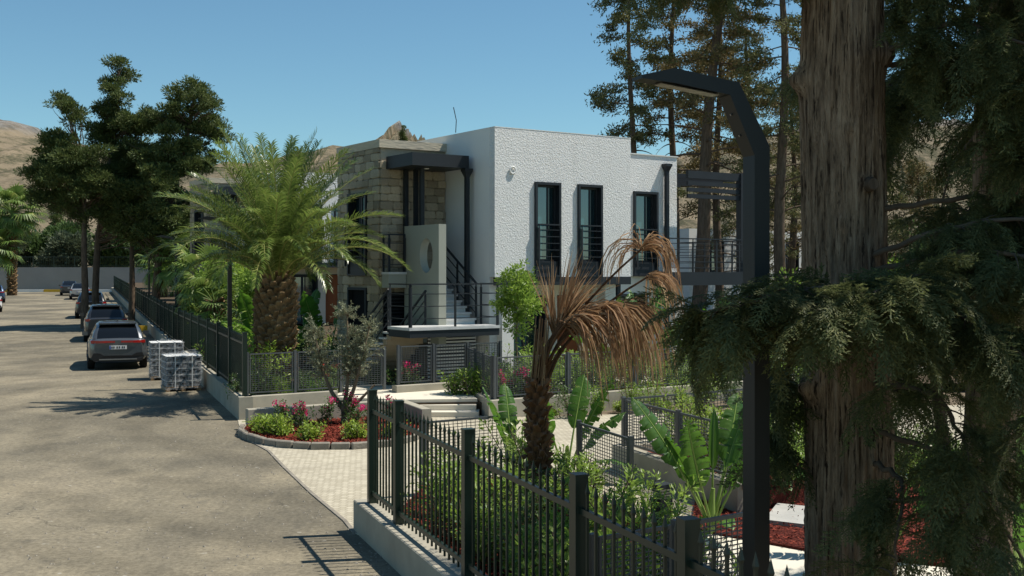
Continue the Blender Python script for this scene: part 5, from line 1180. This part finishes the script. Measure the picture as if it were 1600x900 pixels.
# ---- the cypress group on the left
def cyp_lobes(lst, k=1.15):
    out = []
    for x, z, r in lst:                       # each bough breaks into flat uneven tufts
        y = (random.random() - .5) * 2.2
        for _ in range(9 if r > .7 else 5):
            a = random.uniform(0, 6.28); e = random.uniform(-.8, .9); q_ = r * random.uniform(.35, .95); s = max(.30, r * random.uniform(.32, .58))
            out.append((x + q_ * math.cos(a) * math.cos(e) * 1.1, y + q_ * math.sin(a) * math.cos(e), z + q_ * math.sin(e) * .9, s * 1.35, s * 1.25, s * .62))
    return out
def m29(px, py): return ((px - 800) / 29.17, 3.2 + (425 - py) / 29.17)
kw = dict(clump=.27, per=44, shell=.15)
x0 = -22.9
lobed_tree('cypress_tree', 'left cypress of the group with broad spreading dark crown', (x0, 60, gz(60)), [(0, 0, -.2), (.05, 0, 2), (-.05, .1, 4), (0, 0, 6), (0, 0, 8.6)],
   cyp_lobes([(-1.5, 8.6, 1.35), (-2.1, 7.9, .9), (-.2, 9.3, 1.5), (-1.2, 10.0, .8), (-1.25, 12.2, .5), (-.75, 11.8, .55), (-.25, 11.2, .7), (.8, 7.8, 1.35), (-.4, 7.0, 1.1), (-1.6, 6.9, .8), (.3, 8.6, 1.3), (-.9, 8.0, 1.1), (.1, 5.9, .7), (-1.9, 9.0, .75), (.7, 6.6, .8)]), 'cyp', 'bark', 64, .18, .06, 301, r0=.21, group='cypress trees over the parked cars', **kw)
lobed_tree('cypress_tree', 'tallest cypress of the group with a narrow pointed top', (-23.0, 62, gz(62)), [(0, 0, -.2), (-.05, 0, 2), (.05, .1, 5), (.7, 0, 8), (1.2, 0, 13.2)],
   cyp_lobes([(1.05, 14.55, .42), (1.35, 14.0, .5), (1.0, 13.3, .62), (1.5, 12.7, .7), (1.0, 12.1, .8), (1.5, 11.3, 1.0), (.7, 10.6, 1.1), (2.2, 10.6, 1.1), (1.4, 9.6, 1.5), (2.9, 9.0, 1.3), (2.2, 8.0, 1.5), (3.2, 7.2, 1.2), (1.3, 7.2, 1.2), (3.6, 11.2, .65), (3.0, 11.6, .5), (.8, 6.2, 1.0), (1.9, 5.8, 1.0), (2.8, 5.4, .9), (.1, 8.0, 1.0)]), 'cyp', 'bark', 64, .18, .06, 302, r0=.22, group='cypress trees over the parked cars', **kw)
lobed_tree('cypress_tree', 'right cypress of the group with a squarish leaning top', (-19.3, 60.5, gz(60)), [(0, 0, -.2), (.1, 0, 2.2), (.3, .1, 5), (1.2, 0, 8), (2.1, 0, 12)],
   cyp_lobes([(2.1, 12.6, 1.0), (2.9, 12.0, .75), (1.5, 12.0, .7), (1.9, 11.2, 1.0), (2.9, 10.6, .8), (1.5, 10.2, 1.2), (.6, 9.0, 1.3), (2.2, 9.0, 1.2), (-.2, 7.6, 1.25), (1.0, 7.3, 1.2), (2.3, 7.0, .95), (-.9, 6.0, .9), (.1, 5.4, .75), (1.6, 5.8, .9), (.3, 6.6, 1.0), (-1.2, 9.6, .9), (-.5, 11.2, .6), (.2, 11.4, .6), (.0, 4.5, .75), (1.2, 4.7, .8), (-1.0, 4.9, .7)]), 'cyp', 'bark', 64, .18, .06, 303, r0=.25, group='cypress trees over the parked cars', **kw)
lobed_tree('cypress_tree', 'lower dark cypress standing between the trunks by the fence', (-21.4, 63, gz(63)), [(0, 0, -.2), (.05, 0, 2), (0, .1, 4), (.1, 0, 7)],
   cyp_lobes([(0, 7.6, 1.3), (-.7, 6.6, .9), (.9, 6.2, 1.0), (.2, 5.4, .8), (1.3, 5.0, .6)]), 'cyp', 'bark', 64, .18, .06, 304, r0=.2, group='cypress trees over the parked cars', **kw)
lobed_tree('cypress_tree', 'cypress whose branch reaches in at the left picture edge', (-26.2, 50, gz(50)), [(0, 0, -.2), (.05, 0, 4), (0, 0, 9)],
   [(3.0, 0, 8.6, .45, .5, .7), (2.4, .2, 8.9, .5, .5, .6), (1.5, 0, 9.0, .9, .9, .8), (0, 0, 9.5, 1.6, 1.6, 1.5), (-.5, 0, 8, 1.4, 1.4, 1.2)], 'cyp', 'bark', 34, .15, .05, 305, r0=.25, **kw)

# ---- trees beyond the end wall and along the back of the gardens
def cone_lobes(h, r, g, n=12): return [(g.uniform(-.3, .3) * r, g.uniform(-.3, .3) * r, z, max(.35, r * (1 - .8 * (z / h)) * 1.0), max(.35, r * (1 - .8 * (z / h))), h / n * .9) for z in np.linspace(h * .12, h * .97, n)]
def round_lobes(h, r, g, n=9): return [(g.uniform(-.6, .6) * r, g.uniform(-.5, .5) * r, h * g.uniform(.35, .88), r * g.uniform(.4, .62), r * .55, r * g.uniform(.35, .55)) for _ in range(n)]
gb = np.random.default_rng(77)
back = [(-72, 146, 9, 4.2, 'tree'), (-65, 142, 7.5, 3.6, 'greyleaf'), (-59, 145, 9.0, 3.8, 'tree'), (-56, 140, 6.5, 3.0, 'greyleaf'), (-51, 143, 8.5, 3.8, 'tree'), (-46, 150, 10.5, 4.2, 'tree'), (-40, 146, 8.5, 3.8, 'greyleaf'), (-34, 142, 9, 4.0, 'tree'), (-28, 140, 9, 4.0, 'tree')]
for i, (x, y, h, r, lf) in enumerate(back):
    lobed_tree('backdrop_tree', 'broad green tree in the belt behind the end wall', (x, y, 1.0), [(0, 0, -.3), (0, .1, h * .3), (.1, 0, h * .6)], round_lobes(h, r, gb), lf, 'bark', 22, .42, .24, 400 + i, r0=.25, group='trees behind the end wall', clump=.75, per=34)
for i, (x, y, h, r) in enumerate([(-63, 155, 14, 1.6), (-55.5, 154, 13.5, 1.7), (-53, 160, 12, 1.7), (-67.5, 150, 12, 1.6), (-44, 160, 13, 1.8)]):
    lobed_tree('backdrop_cypress', 'slim dark cypress rising above the belt behind the end wall', (x, y, 1.0), [(0, 0, -.3), (0, 0, h * .5), (0, 0, h * .9)], cone_lobes(h, r, gb), 'cyp', 'bark', 26, .34, .13, 420 + i, r0=.2, group='slim cypresses behind the end wall', clump=.5, per=36)
for i, (x, y, h, r, lf, lab) in enumerate([(-26, 88, 6.5, 2.4, 'tree', 'dark tree in the garden far along the fence'), (-22, 84, 5.5, 2.2, 'bush_d', 'rounded garden tree in front of the far house'), (-31, 100, 7, 2.8, 'tree', 'broad tree near the end of the long fence'), (-13.5, 62, 5, 1.9, 'tree', 'dark garden tree left of the second house'), (-12, 75, 7, 2.4, 'tree', 'tall dark tree behind the second house'), (-17.5, 64, 4.2, 1.9, 'bush_d', 'dense dark tree behind the fence beneath the cypresses'), (-20.2, 72, 4.6, 2.1, 'bush', 'bright garden tree just beyond the cypress trunks'), (-14.5, 57, 4.0, 1.7, 'bush_d', 'dark tree right of the cypress group trunks'), (-23.5, 82, 5, 2.2, 'bush', 'bright tree farther along the fence')]):
    lobed_tree('garden_tree', lab, (x, y, gz(y) + .8), [(0, 0, -.6), (0, .1, h * .3), (.1, 0, h * .6)], round_lobes(h, r, gb), lf, 'bark', 26, .3, .17, 440 + i, r0=.16, clump=.5, per=32)
# lone cypress on the hill slope behind the stone parapet
lobed_tree('hill_cypress', 'single dark cypress on the ridge above the stone parapet', (-29.2, 300, 34.0), [(0, 0, -6), (0, 0, 3), (0, 0, 7.5)], cone_lobes(8, 1.5, gb), 'cyp', 'bark', 26, .4, .15, 460, r0=.2, clump=.45, per=36)
tag(MB().add([(-60, 270, -2), (0, 270, -2), (0, 330, -2), (-60, 330, -2), (-34, 292, 34), (-24, 292, 34), (-24, 308, 34), (-34, 308, 34)], [(0,1,5,4),(1,2,6,5),(2,3,7,6),(3,0,4,7),(4,5,6,7)]).build('rocky_knoll', M['hill']), kind='structure')

# ---- tall sparse conifers behind the house
def conifer(label, base, h, r0, first, nb, blen, leaf, seed, lean=(0, 0), group='tall conifers behind the white house', tuft=.30):
    g = np.random.default_rng(seed); root = empty('conifer_tree', base, 0, label, 'tree', group)
    z = np.linspace(-.3, h, 14); C = np.stack([lean[0] * (z / h) + .12 * np.sin(z * .5 + seed), lean[1] * (z / h) + .1 * np.cos(z * .4), z], 1)
    MB().tube(C, r0 * np.interp(z / h, [0, .1, 1], [1.15, 1, .25]), 10).build('trunk', M['bark'], root, True)
    br = MB(); fl = MB()
    for i in range(nb):
        f = (i + g.random()) / nb; zz = first + (h - first) * f; az = i * 2.39996 + g.uniform(-.4, .4); L = blen * (1 - .72 * f) * g.uniform(.55, 1.15)
        p = np.array([np.interp(zz, z, C[:, k]) for k in range(3)]); el = g.uniform(-.25, .45); c = arc(p, az, el, L, g.uniform(.2, .8), 8); br.tube(c, np.linspace(r0 * .2 * (1 - .6 * f), .008, 9), 4, False)
        if zz < first + 2.2 and g.random() < .55: continue        # bare dead lower limbs
        for _ in range(int(5 + L * 3.2)):
            t = g.uniform(.25, 1); q_ = np.array([np.interp(t * 8, np.arange(9), c[:, k]) for k in range(3)])
            a2 = az + g.choice([-1, 1]) * g.uniform(.5, 1.3); tip = q_ + np.array([math.cos(a2), math.sin(a2), g.uniform(-.35, .25)]) * L * .28 * (1.1 - t * .5); br.bar(q_, tip, .014, .014)
            k = 34; e = g.random((k, 1)); P = q_ + (tip - q_) * e + g.normal(size=(k, 3)) * tuft * np.array([.5, .5, .32]); leaves(fl, P, nrm(rdir(k, g) + np.array([0, 0, .2])), rdir(k, g), .17 * g.uniform(.6, 1.3, k), .055)
    br.build('branches', M['bark'], root); fl.build('crown', M[leaf], root); return root
conifer('slender conifer at the left, its top standing clear against the sky', (4.9, 46, .3), 16.8, .17, 6.2, 52, 2.6, 'pine2', 501)
conifer('thin conifer just right of the leftmost one', (6.9, 48, .3), 18, .19, 6.5, 48, 2.8, 'pine', 502)
conifer('thick-trunked leaning conifer behind the pergola', (7.3, 45, .3), 19, .30, 6.5, 56, 3.2, 'pine', 503, (1.4, 0))
conifer('conifer with rusty foliage behind the lamp arm', (9.2, 50, .3), 17, .20, 5.5, 60, 3.0, 'pine', 504)
conifer('straight grey conifer trunk between the lamp and the big cypress', (10.6, 44, .3), 19, .24, 5.0, 56, 3.2, 'pine2', 505)
conifer('dense brown conifer farther back beyond the pergola', (11.8, 56, .3), 15, .24, 2.5, 56, 3.4, 'pine2', 506, tuft=.36)
conifer('second dense brown conifer farther back beyond the balcony', (15.0, 60, .3), 13, .24, 2.0, 54, 3.6, 'pine', 507, tuft=.36)
conifer('olive conifer behind the big cypress trunk', (14.5, 47, .3), 17, .25, 2.6, 60, 3.2, 'pine2', 508, tuft=.34)
conifer('brown conifer seen in the gap right of the cypress trunk', (22.5, 62, .3), 9, .2, 1.0, 60, 3.0, 'pine', 509, tuft=.4)
for i, (x, y, h, r, lf, lab) in enumerate([(10.0, 40.5, 2.6, 1.3, 'bush', 'bright shrubby tree on the lawn beyond the balcony'), (13.2, 43, 3.6, 1.7, 'bush_y', 'yellow-green bushy tree right of the balcony'), (12.3, 37.5, 2.4, 1.2, 'bush_d', 'dark bushy tree behind the lamp pole'), (17.0, 44, 4.5, 2.2, 'tree', 'dark rounded tree behind the big cypress'), (20, 40, 4.2, 2.2, 'bush_d', 'rounded tree behind the right cypress trunk')]):
    lobed_tree('garden_tree', lab, (x, y, .3), [(0, 0, -.2), (0, .1, h * .3), (.1, 0, h * .6)], round_lobes(h, r, gb), lf, 'bark', 40, .17, .09, 520 + i, r0=.1, clump=.32, per=32)

# ================================================================ foreground cypresses
def spray_template(seed, L=.34, n=13):
    """flat feathery spray along +x, drooping"""
    g = np.random.default_rng(seed); mb = MB(); c = arc((0, 0, 0), 0, .15, L, .9, n); T = nrm(np.gradient(c, axis=0)); S = np.array([0, 1., 0])
    P, D, Ls, Ws = [], [], [], []
    for i in range(1, n + 1):
        f = i / n
        P.append(c[i-1]); D.append(c[i] - c[i-1]); Ls.append(L / n * 1.25); Ws.append(.011)
        for s in (-1, 1):
            l = L * .42 * (1 - .72 * f) * g.uniform(.7, 1.2); d = nrm(T[i] * .9 + S * s * .9 + g.normal(size=3) * .15); p = c[i]
            m = max(2, int(l / .017))
            for j in range(m):
                q_ = p + d * l * j / m + np.array([0, 0, -.25 * l * (j / m) ** 2]); P.append(q_); D.append(d * l / m * 1.3); Ls.append(l / m * 1.5); Ws.append(.0085)
                for s2 in (-1, 1):
                    e = nrm(d * .8 + np.cross(d, [0, 0, 1.]) * s2 * .9 + g.normal(size=3) * .25); P.append(q_); D.append(e); Ls.append(.030 * (1 - .5 * j / m) * g.uniform(.7, 1.3)); Ws.append(.0075)
    leaves(mb, np.array(P), np.array(D), np.tile([0, 0, 1.], (len(P), 1)) + g.normal(size=(len(P), 3)) * .35, np.array(Ls), np.array(Ws)); return np.concatenate(mb.V), np.concatenate(mb.F[4])
SPR = [spray_template(600 + i, .30 + .05 * i) for i in range(4)]
def add_sprays(mb, P, D, g, s=(.7, 1.25)):
    for p, d in zip(P, D):
        V, F = SPR[g.integers(0, 4)]; sc = g.uniform(*s); x = nrm(d); y = nrm(np.cross([0, 0, 1.], x) + g.normal(size=3) * .35); y = nrm(y - x * (x @ y)); z = np.cross(x, y)
        mb.add((V * sc) @ np.stack([x, y, z]) + p, F)
def branch_with_sprays(wood, fol, pts, r0, r1, dens, g, spread=.3, hang=.35, s=(.7, 1.25), t0=.15):
    pts = np.array(pts, float); n = 20; t = np.linspace(0, 1, n); tk = np.linspace(0, 1, len(pts)); C = np.stack([np.interp(t, tk, pts[:, k]) for k in range(3)], 1)
    for _ in range(3): C[1:-1] = (C[:-2] + 2 * C[1:-1] + C[2:]) / 4
    C[1:-1] += g.normal(size=(n-2, 3)) * .008; wood.tube(C, np.linspace(r0, r1, n), 7, False); L = np.linalg.norm(np.diff(C, axis=0), axis=1).sum()
    for _ in range(int(L * dens)):
        f = g.uniform(t0, 1); i = min(int(f * (n-1)), n-2); p = C[i] + (C[i+1] - C[i]) * g.random(); ax = nrm(C[i+1] - C[i]); rd = nrm(np.cross(ax, rdir(1, g)[0])); l = g.uniform(.3, 1) * spread
        c = arc(p, math.atan2(rd[1] + ax[1]*.5, rd[0] + ax[0]*.5), g.uniform(-.5, .6), l, hang * 2, 5); wood.tube(c, np.linspace(.006, .0025, 6), 3, False)
        for _k in range(4):
            j = g.integers(1, 6); dd = nrm(nrm(c[-1] - c[0]) + rdir(1, g)[0] * .6 + np.array([0, 0, -hang])); add_sprays(fol, [c[j]], [dd], g, s)
def bark_trunk(pts, rad, seed, nseg=130, nring=240, knots=()):
    g = np.random.default_rng(seed); pts = np.array(pts, float); t = np.linspace(0, 1, nring); tk = np.linspace(0, 1, len(pts)); C = np.stack([np.interp(t, tk, pts[:, k]) for k in range(3)], 1)
    for _ in range(4): C[1:-1] = (C[:-2] + 2 * C[1:-1] + C[2:]) / 4
    r = np.interp(t, np.linspace(0, 1, len(rad)), rad); th = np.linspace(0, 2*np.pi, nseg, endpoint=False); z = C[:, 2][:, None]
    ridge = sum(a * np.sin(k * th[None] + ph + w * np.sin(z * fz + p2)) for k, a, ph, w, fz, p2 in ((3, .030, .3, .5, .6, 0), (7, .020, 1.1, .7, 1.1, 2), (17, .022, 0, 1.8, 1.9, 1), (29, .018, 2, 2.4, 3.1, 3), (43, .012, 1, 3.0, 4.3, 2)))
    rr = r[:, None] * (1 + ridge + g.normal(size=(nring, nseg)) * .008)
    V = np.stack([C[:, 0][:, None] + rr * np.cos(th), C[:, 1][:, None] + rr * np.sin(th), np.broadcast_to(z, rr.shape)], -1)
    for kz, ka, kr, kh in knots:
        d2 = ((V[..., 2] - kz) / kr) ** 2 + (((th[None] - ka + np.pi) % (2*np.pi) - np.pi) * r[:, None] / kr) ** 2; b = kh * np.exp(-d2 * 1.5); V[..., 0] += b * np.cos(th); V[..., 1] += b * np.sin(th)
    mb = MB(); n = nseg; mb.add(V.reshape(-1, 3), [(i*n + j, i*n + (j+1) % n, (i+1)*n + (j+1) % n, (i+1)*n + j) for i in range(nring-1) for j in range(n)]); return mb
def canopy(fol, wood, lobes, g, dens=30): lobes_leaves(fol, lobes, dens, .20, .05, g, clump=.34, per=44, shell=.3)  # coarse crown lobes above the view, put there to shade trunks and sprays

g = np.random.default_rng(900)
cx, cyy = 2.17, 7.3
t1 = empty('cypress_tree', (cx, cyy, 0), 0, 'big old cypress with thick fissured trunk at the right foreground', 'tree')
bark_trunk([(.05, 0, -.1), (.05, 0, .8), (.03, 0, 2), (0, 0, 3.2), (-.02, .0, 4.4), (0, 0, 6), (.1, .1, 9)], [.34, .285, .272, .262, .262, .22, .10], 5, knots=[(3.76, -1.35, .05, .035), (4.45, math.pi, .09, .09), (2.45, -2.9, .10, .10), (3.5, -1.9, .04, .02), (4.6, -.4, .10, .08), (4.1, -1.7, .04, .02)]).build('trunk', M['bark_cyp'], t1, True)
kn = MB().tube([(.075, -.27, 3.75), (.085, -.315, 3.75)], [.05, .036], 12); kn.build('branch_scar', M['bark'], t1, True)
w1, f1 = MB(), MB()
# hanging masses: local coordinates of the tree
B = [
 [(0, -.2, 3.0), (-.3, -.9, 3.12), (-.75, -1.2, 3.08), (-1.12, -1.15, 2.98)], [(0, -.2, 3.0), (.2, -.9, 3.2), (-.25, -1.3, 3.08), (-.6, -1.4, 2.95)], [(.1, -.2, 3.2), (.5, -.9, 3.35), (.9, -1.2, 3.2), (1.3, -1.2, 2.9)],
 [(.1, -.2, 3.3), (.5, -.7, 3.5), (1.1, -.9, 3.5), (1.6, -.8, 3.2)], [(0, -.2, 2.9), (.3, -1.0, 3.0), (.55, -1.4, 2.75), (.7, -1.5, 2.4)], [(0, -.2, 3.0), (-.4, -.7, 3.08), (-.7, -.8, 3.0), (-.85, -.8, 2.85)],
 [(.1, 0, 4.5), (.6, -.1, 4.62), (1.1, 0, 4.6), (1.7, .1, 4.3), (2.0, .1, 3.6)], [(.1, 0, 4.55), (.5, -.5, 4.75), (.9, -.8, 4.5), (1.1, -.9, 3.9)], [(.5, -.1, 4.6), (.8, -.5, 4.3), (1.0, -.7, 3.8), (1.05, -.7, 3.3)],
 [(0, -.1, 5.2), (-.4, -.2, 5.5), (-.6, -.3, 5.4), (-.65, -.3, 5.15)], [(0, .1, 5.4), (-.4, .2, 5.7), (-.7, .2, 5.6), (-.8, .2, 5.3)], [(-.1, 0, 5.6), (-.7, .1, 5.8), (-1.1, .1, 5.65), (-1.15, .1, 5.2)],
 [(0, -.1, 5.0), (.5, -.3, 5.1), (1.0, -.4, 4.95), (1.6, -.4, 4.6)],
 [(.1, -.2, 2.5), (.3, -.8, 2.5), (.4, -1.0, 2.2), (.35, -1.1, 1.7)], [(.1, -.2, 2.2), (.5, -.7, 2.1), (.7, -.8, 1.75), (.7, -.8, 1.4)], [(.1, -.2, 2.0), (.1, -.8, 2.0), (.0, -1.0, 1.75), (-.05, -1.05, 1.45)], [(-.2, .1, 2.6), (-.34, .15, 2.6), (-.36, .15, 2.3), (-.36, .15, 2.0)],
 [(.1, -.2, 2.7), (.7, -.6, 2.7), (1.0, -.7, 2.4), (1.1, -.75, 1.9)], [(.2, -.1, 3.6), (.8, -.3, 3.7), (1.3, -.3, 3.4), (1.5, -.3, 2.9)], [(.2, .1, 1.7), (.7, -.4, 1.8), (.9, -.6, 1.5), (.9, -.7, 1.1)]]
dn = [18, 17, 18, 16, 15, 15, 14, 15, 16, 20, 17, 17, 15, 11, 9, 7, 22, 4, 12, 3]
for i_, (pts, d) in enumerate(zip(B, dn)): branch_with_sprays(w1, f1, pts, .020, .004, d, g, .2 if i_ in (0, 1, 5) else .15 if i_ == 16 else .28, .3 if i_ in (0, 1, 5) else .5)
canopy(f1, w1, [(.4, -.2, 6.4, 1.5, 1.5, .9), (1.6, 0, 6.2, 1.4, 1.5, .9), (-.6, .3, 6.6, .9, 1.0, .8), (.5, .2, 8, 1.5, 1.6, 1.2), (.3, .2, 9.6, 1.1, 1.1, 1.2), (2.6, .4, 7.2, 1.4, 1.5, 1.2)], g, 44)
w1.build('branches', M['twig'], t1, True); f1.build('crown', M['cyp_near'], t1)
t2 = empty('cypress_tree', (3.55, 8.4, 0), 0, 'second cypress with slimmer trunk near the right picture edge', 'tree')
bark_trunk([(-.02, 0, -.1), (0, 0, 1.2), (.06, 0, 2.6), (.10, 0, 4.2), (.16, 0, 7), (.2, 0, 9)], [.22, .185, .175, .17, .13, .06], 8, 56, 100).build('trunk', M['bark_cyp'], t2, True)
w2, f2 = MB(), MB()
for pts, d in (([(.1, 0, 4.2), (.3, -.5, 4.4), (.3, -.9, 4.1), (.2, -1.1, 3.5)], 17), ([(.1, 0, 3.6), (-.3, -.5, 3.7), (-.5, -.7, 3.4), (-.6, -.8, 2.9)], 17), ([(.1, 0, 3.2), (.3, -.5, 3.3), (.4, -.9, 3.0), (.4, -1.1, 2.5)], 17), ([(.1, 0, 4.8), (-.4, -.2, 4.9), (-.8, -.2, 4.6), (-1., -.2, 4.0)], 15), ([(.1, 0, 3.9), (.6, -.2, 4.0), (.9, -.3, 3.6), (1.0, -.3, 3.0)], 16), ([(.1, 0, 2.9), (-.5, -.3, 2.9), (-.8, -.4, 2.6), (-.9, -.4, 2.1)], 14), ([(.1, .2, 4.2), (.6, .6, 4.3), (.9, .8, 4.0), (1., .9, 3.4)], 14)): branch_with_sprays(w2, f2, pts, .018, .004, d, g, .32, .5)
for k in range(7):       # bare hanging twigs
    c = arc((g.uniform(-.3, .5), -.9 + g.uniform(-.2, .2), 3.6 + g.uniform(-.3, .3)), g.uniform(0, 6.28), g.uniform(-.9, .2), g.uniform(.5, .9), 1.2, 9); c += g.normal(size=c.shape) * .012; w2.tube(c, np.linspace(.011, .003, 10), 4, False)
canopy(f2, w2, [(1.05, -.5, 6.0, 1.4, 1.2, .9), (2.0, -.2, 7.6, 1.5, 1.3, 1.2), (.4, -.9, 5.6, .9, .7, .6), (.1, 0, 6.2, 1.4, 1.4, 1.0), (1.2, 0, 6.0, 1.3, 1.3, .9), (.2, 0, 7.8, 1.2, 1.2, 1.2), (1.4, .3, 7.6, 1.3, 1.3, 1.2)], g, 44)  # first two lobes are unseen, added to block sun from the big trunk
w2.build('branches', M['twig'], t2, True); f2.build('crown', M['cyp_near'], t2)
t3 = empty('cypress_tree', (5.35, 11.4, 0), 0, 'dark cypress trunk behind the others at the far right', 'tree')
bark_trunk([(0, 0, -.1), (0, 0, 2), (.05, 0, 4.5), (0, 0, 8), (0, 0, 10)], [.30, .26, .25, .18, .06], 12, 48, 80).build('trunk', M['bark_cyp'], t3, True)
w3, f3 = MB(), MB()
for pts, d in (([(0, 0, 4.6), (-.6, -.4, 4.7), (-1.1, -.6, 4.3), (-1.3, -.7, 3.6)], 16), ([(0, 0, 5.2), (-.8, 0, 5.4), (-1.5, .1, 5.0), (-1.8, .1, 4.3)], 15), ([(0, 0, 3.8), (-.4, -.6, 3.8), (-.6, -.9, 3.4), (-.7, -1.0, 2.8)], 15), ([(0, 0, 5.8), (-1.0, .2, 6.0), (-1.8, .2, 5.8), (-2.4, .2, 5.2)], 14)): branch_with_sprays(w3, f3, pts, .03, .006, d, g, .36, .5, (.9, 1.5))
canopy(f3, w3, [(-.3, 0, 7.0, 1.7, 1.7, 1.2), (.8, 0, 7.0, 1.5, 1.5, 1.2), (0, 0, 9, 1.4, 1.4, 1.4)], g, 38)
w3.build('branches', M['twig'], t3, True); f3.build('crown', M['cyp_near'], t3)
# slender leaning stem between the two trunks
ls = empty('leaning_stem', (2.95, 7.6, 0), 0, 'thin crooked bare stem leaning between the two cypress trunks', 'tree')
MB().tube([(.35, 0, -.1), (.28, 0, .6), (.18, 0, 1.1), (.02, -.02, 1.7), (-.06, 0, 2.3), (-.10, 0, 2.8), (-.05, .05, 3.5)], [.06, .05, .045, .045, .04, .032, .015], 9).build('trunk', M['bark'], ls, True)

# ================================================================ labels by place where nothing else tells things apart
ORD = ['leftmost', 'second from the left', 'third from the left', 'fourth from the left', 'fifth from the left', 'sixth from the left', 'seventh from the left', 'eighth from the left', 'ninth from the left']
for grp, base in (('yellow-green shrubs in the olive bed', 'low yellow-green shrub at the olive bed kerb'), ('pink flowers in the olive bed', 'magenta flowering plant under the olive tree'), ('trees behind the end wall', 'broad green tree behind the end wall'), ('slim cypresses behind the end wall', 'slim dark cypress above the end wall trees'),
                  ('pink flowers at the planter corner', 'pink flowers at the planter fence corner'), ('pink flowers by the staircase', 'pink flowers behind the staircase mesh fence'), ('pink flowers behind the near mesh panel', 'pink flowers behind the near mesh panel'), ('grey bushes behind the near mesh panel', 'fine grey bush behind the near mesh panel'), ('pink flowers left of the palm', 'pink flowers on the lawn by the palm'), ('red flowers by the patio', 'red-flowered shrub beside the patio path')):
    obs = sorted([o for o in col.objects if o.parent is None and o.get('group') == grp], key=lambda o: o.location.x / o.location.y)
    for i, o in enumerate(obs): o['label'] = base + ', ' + ORD[i]
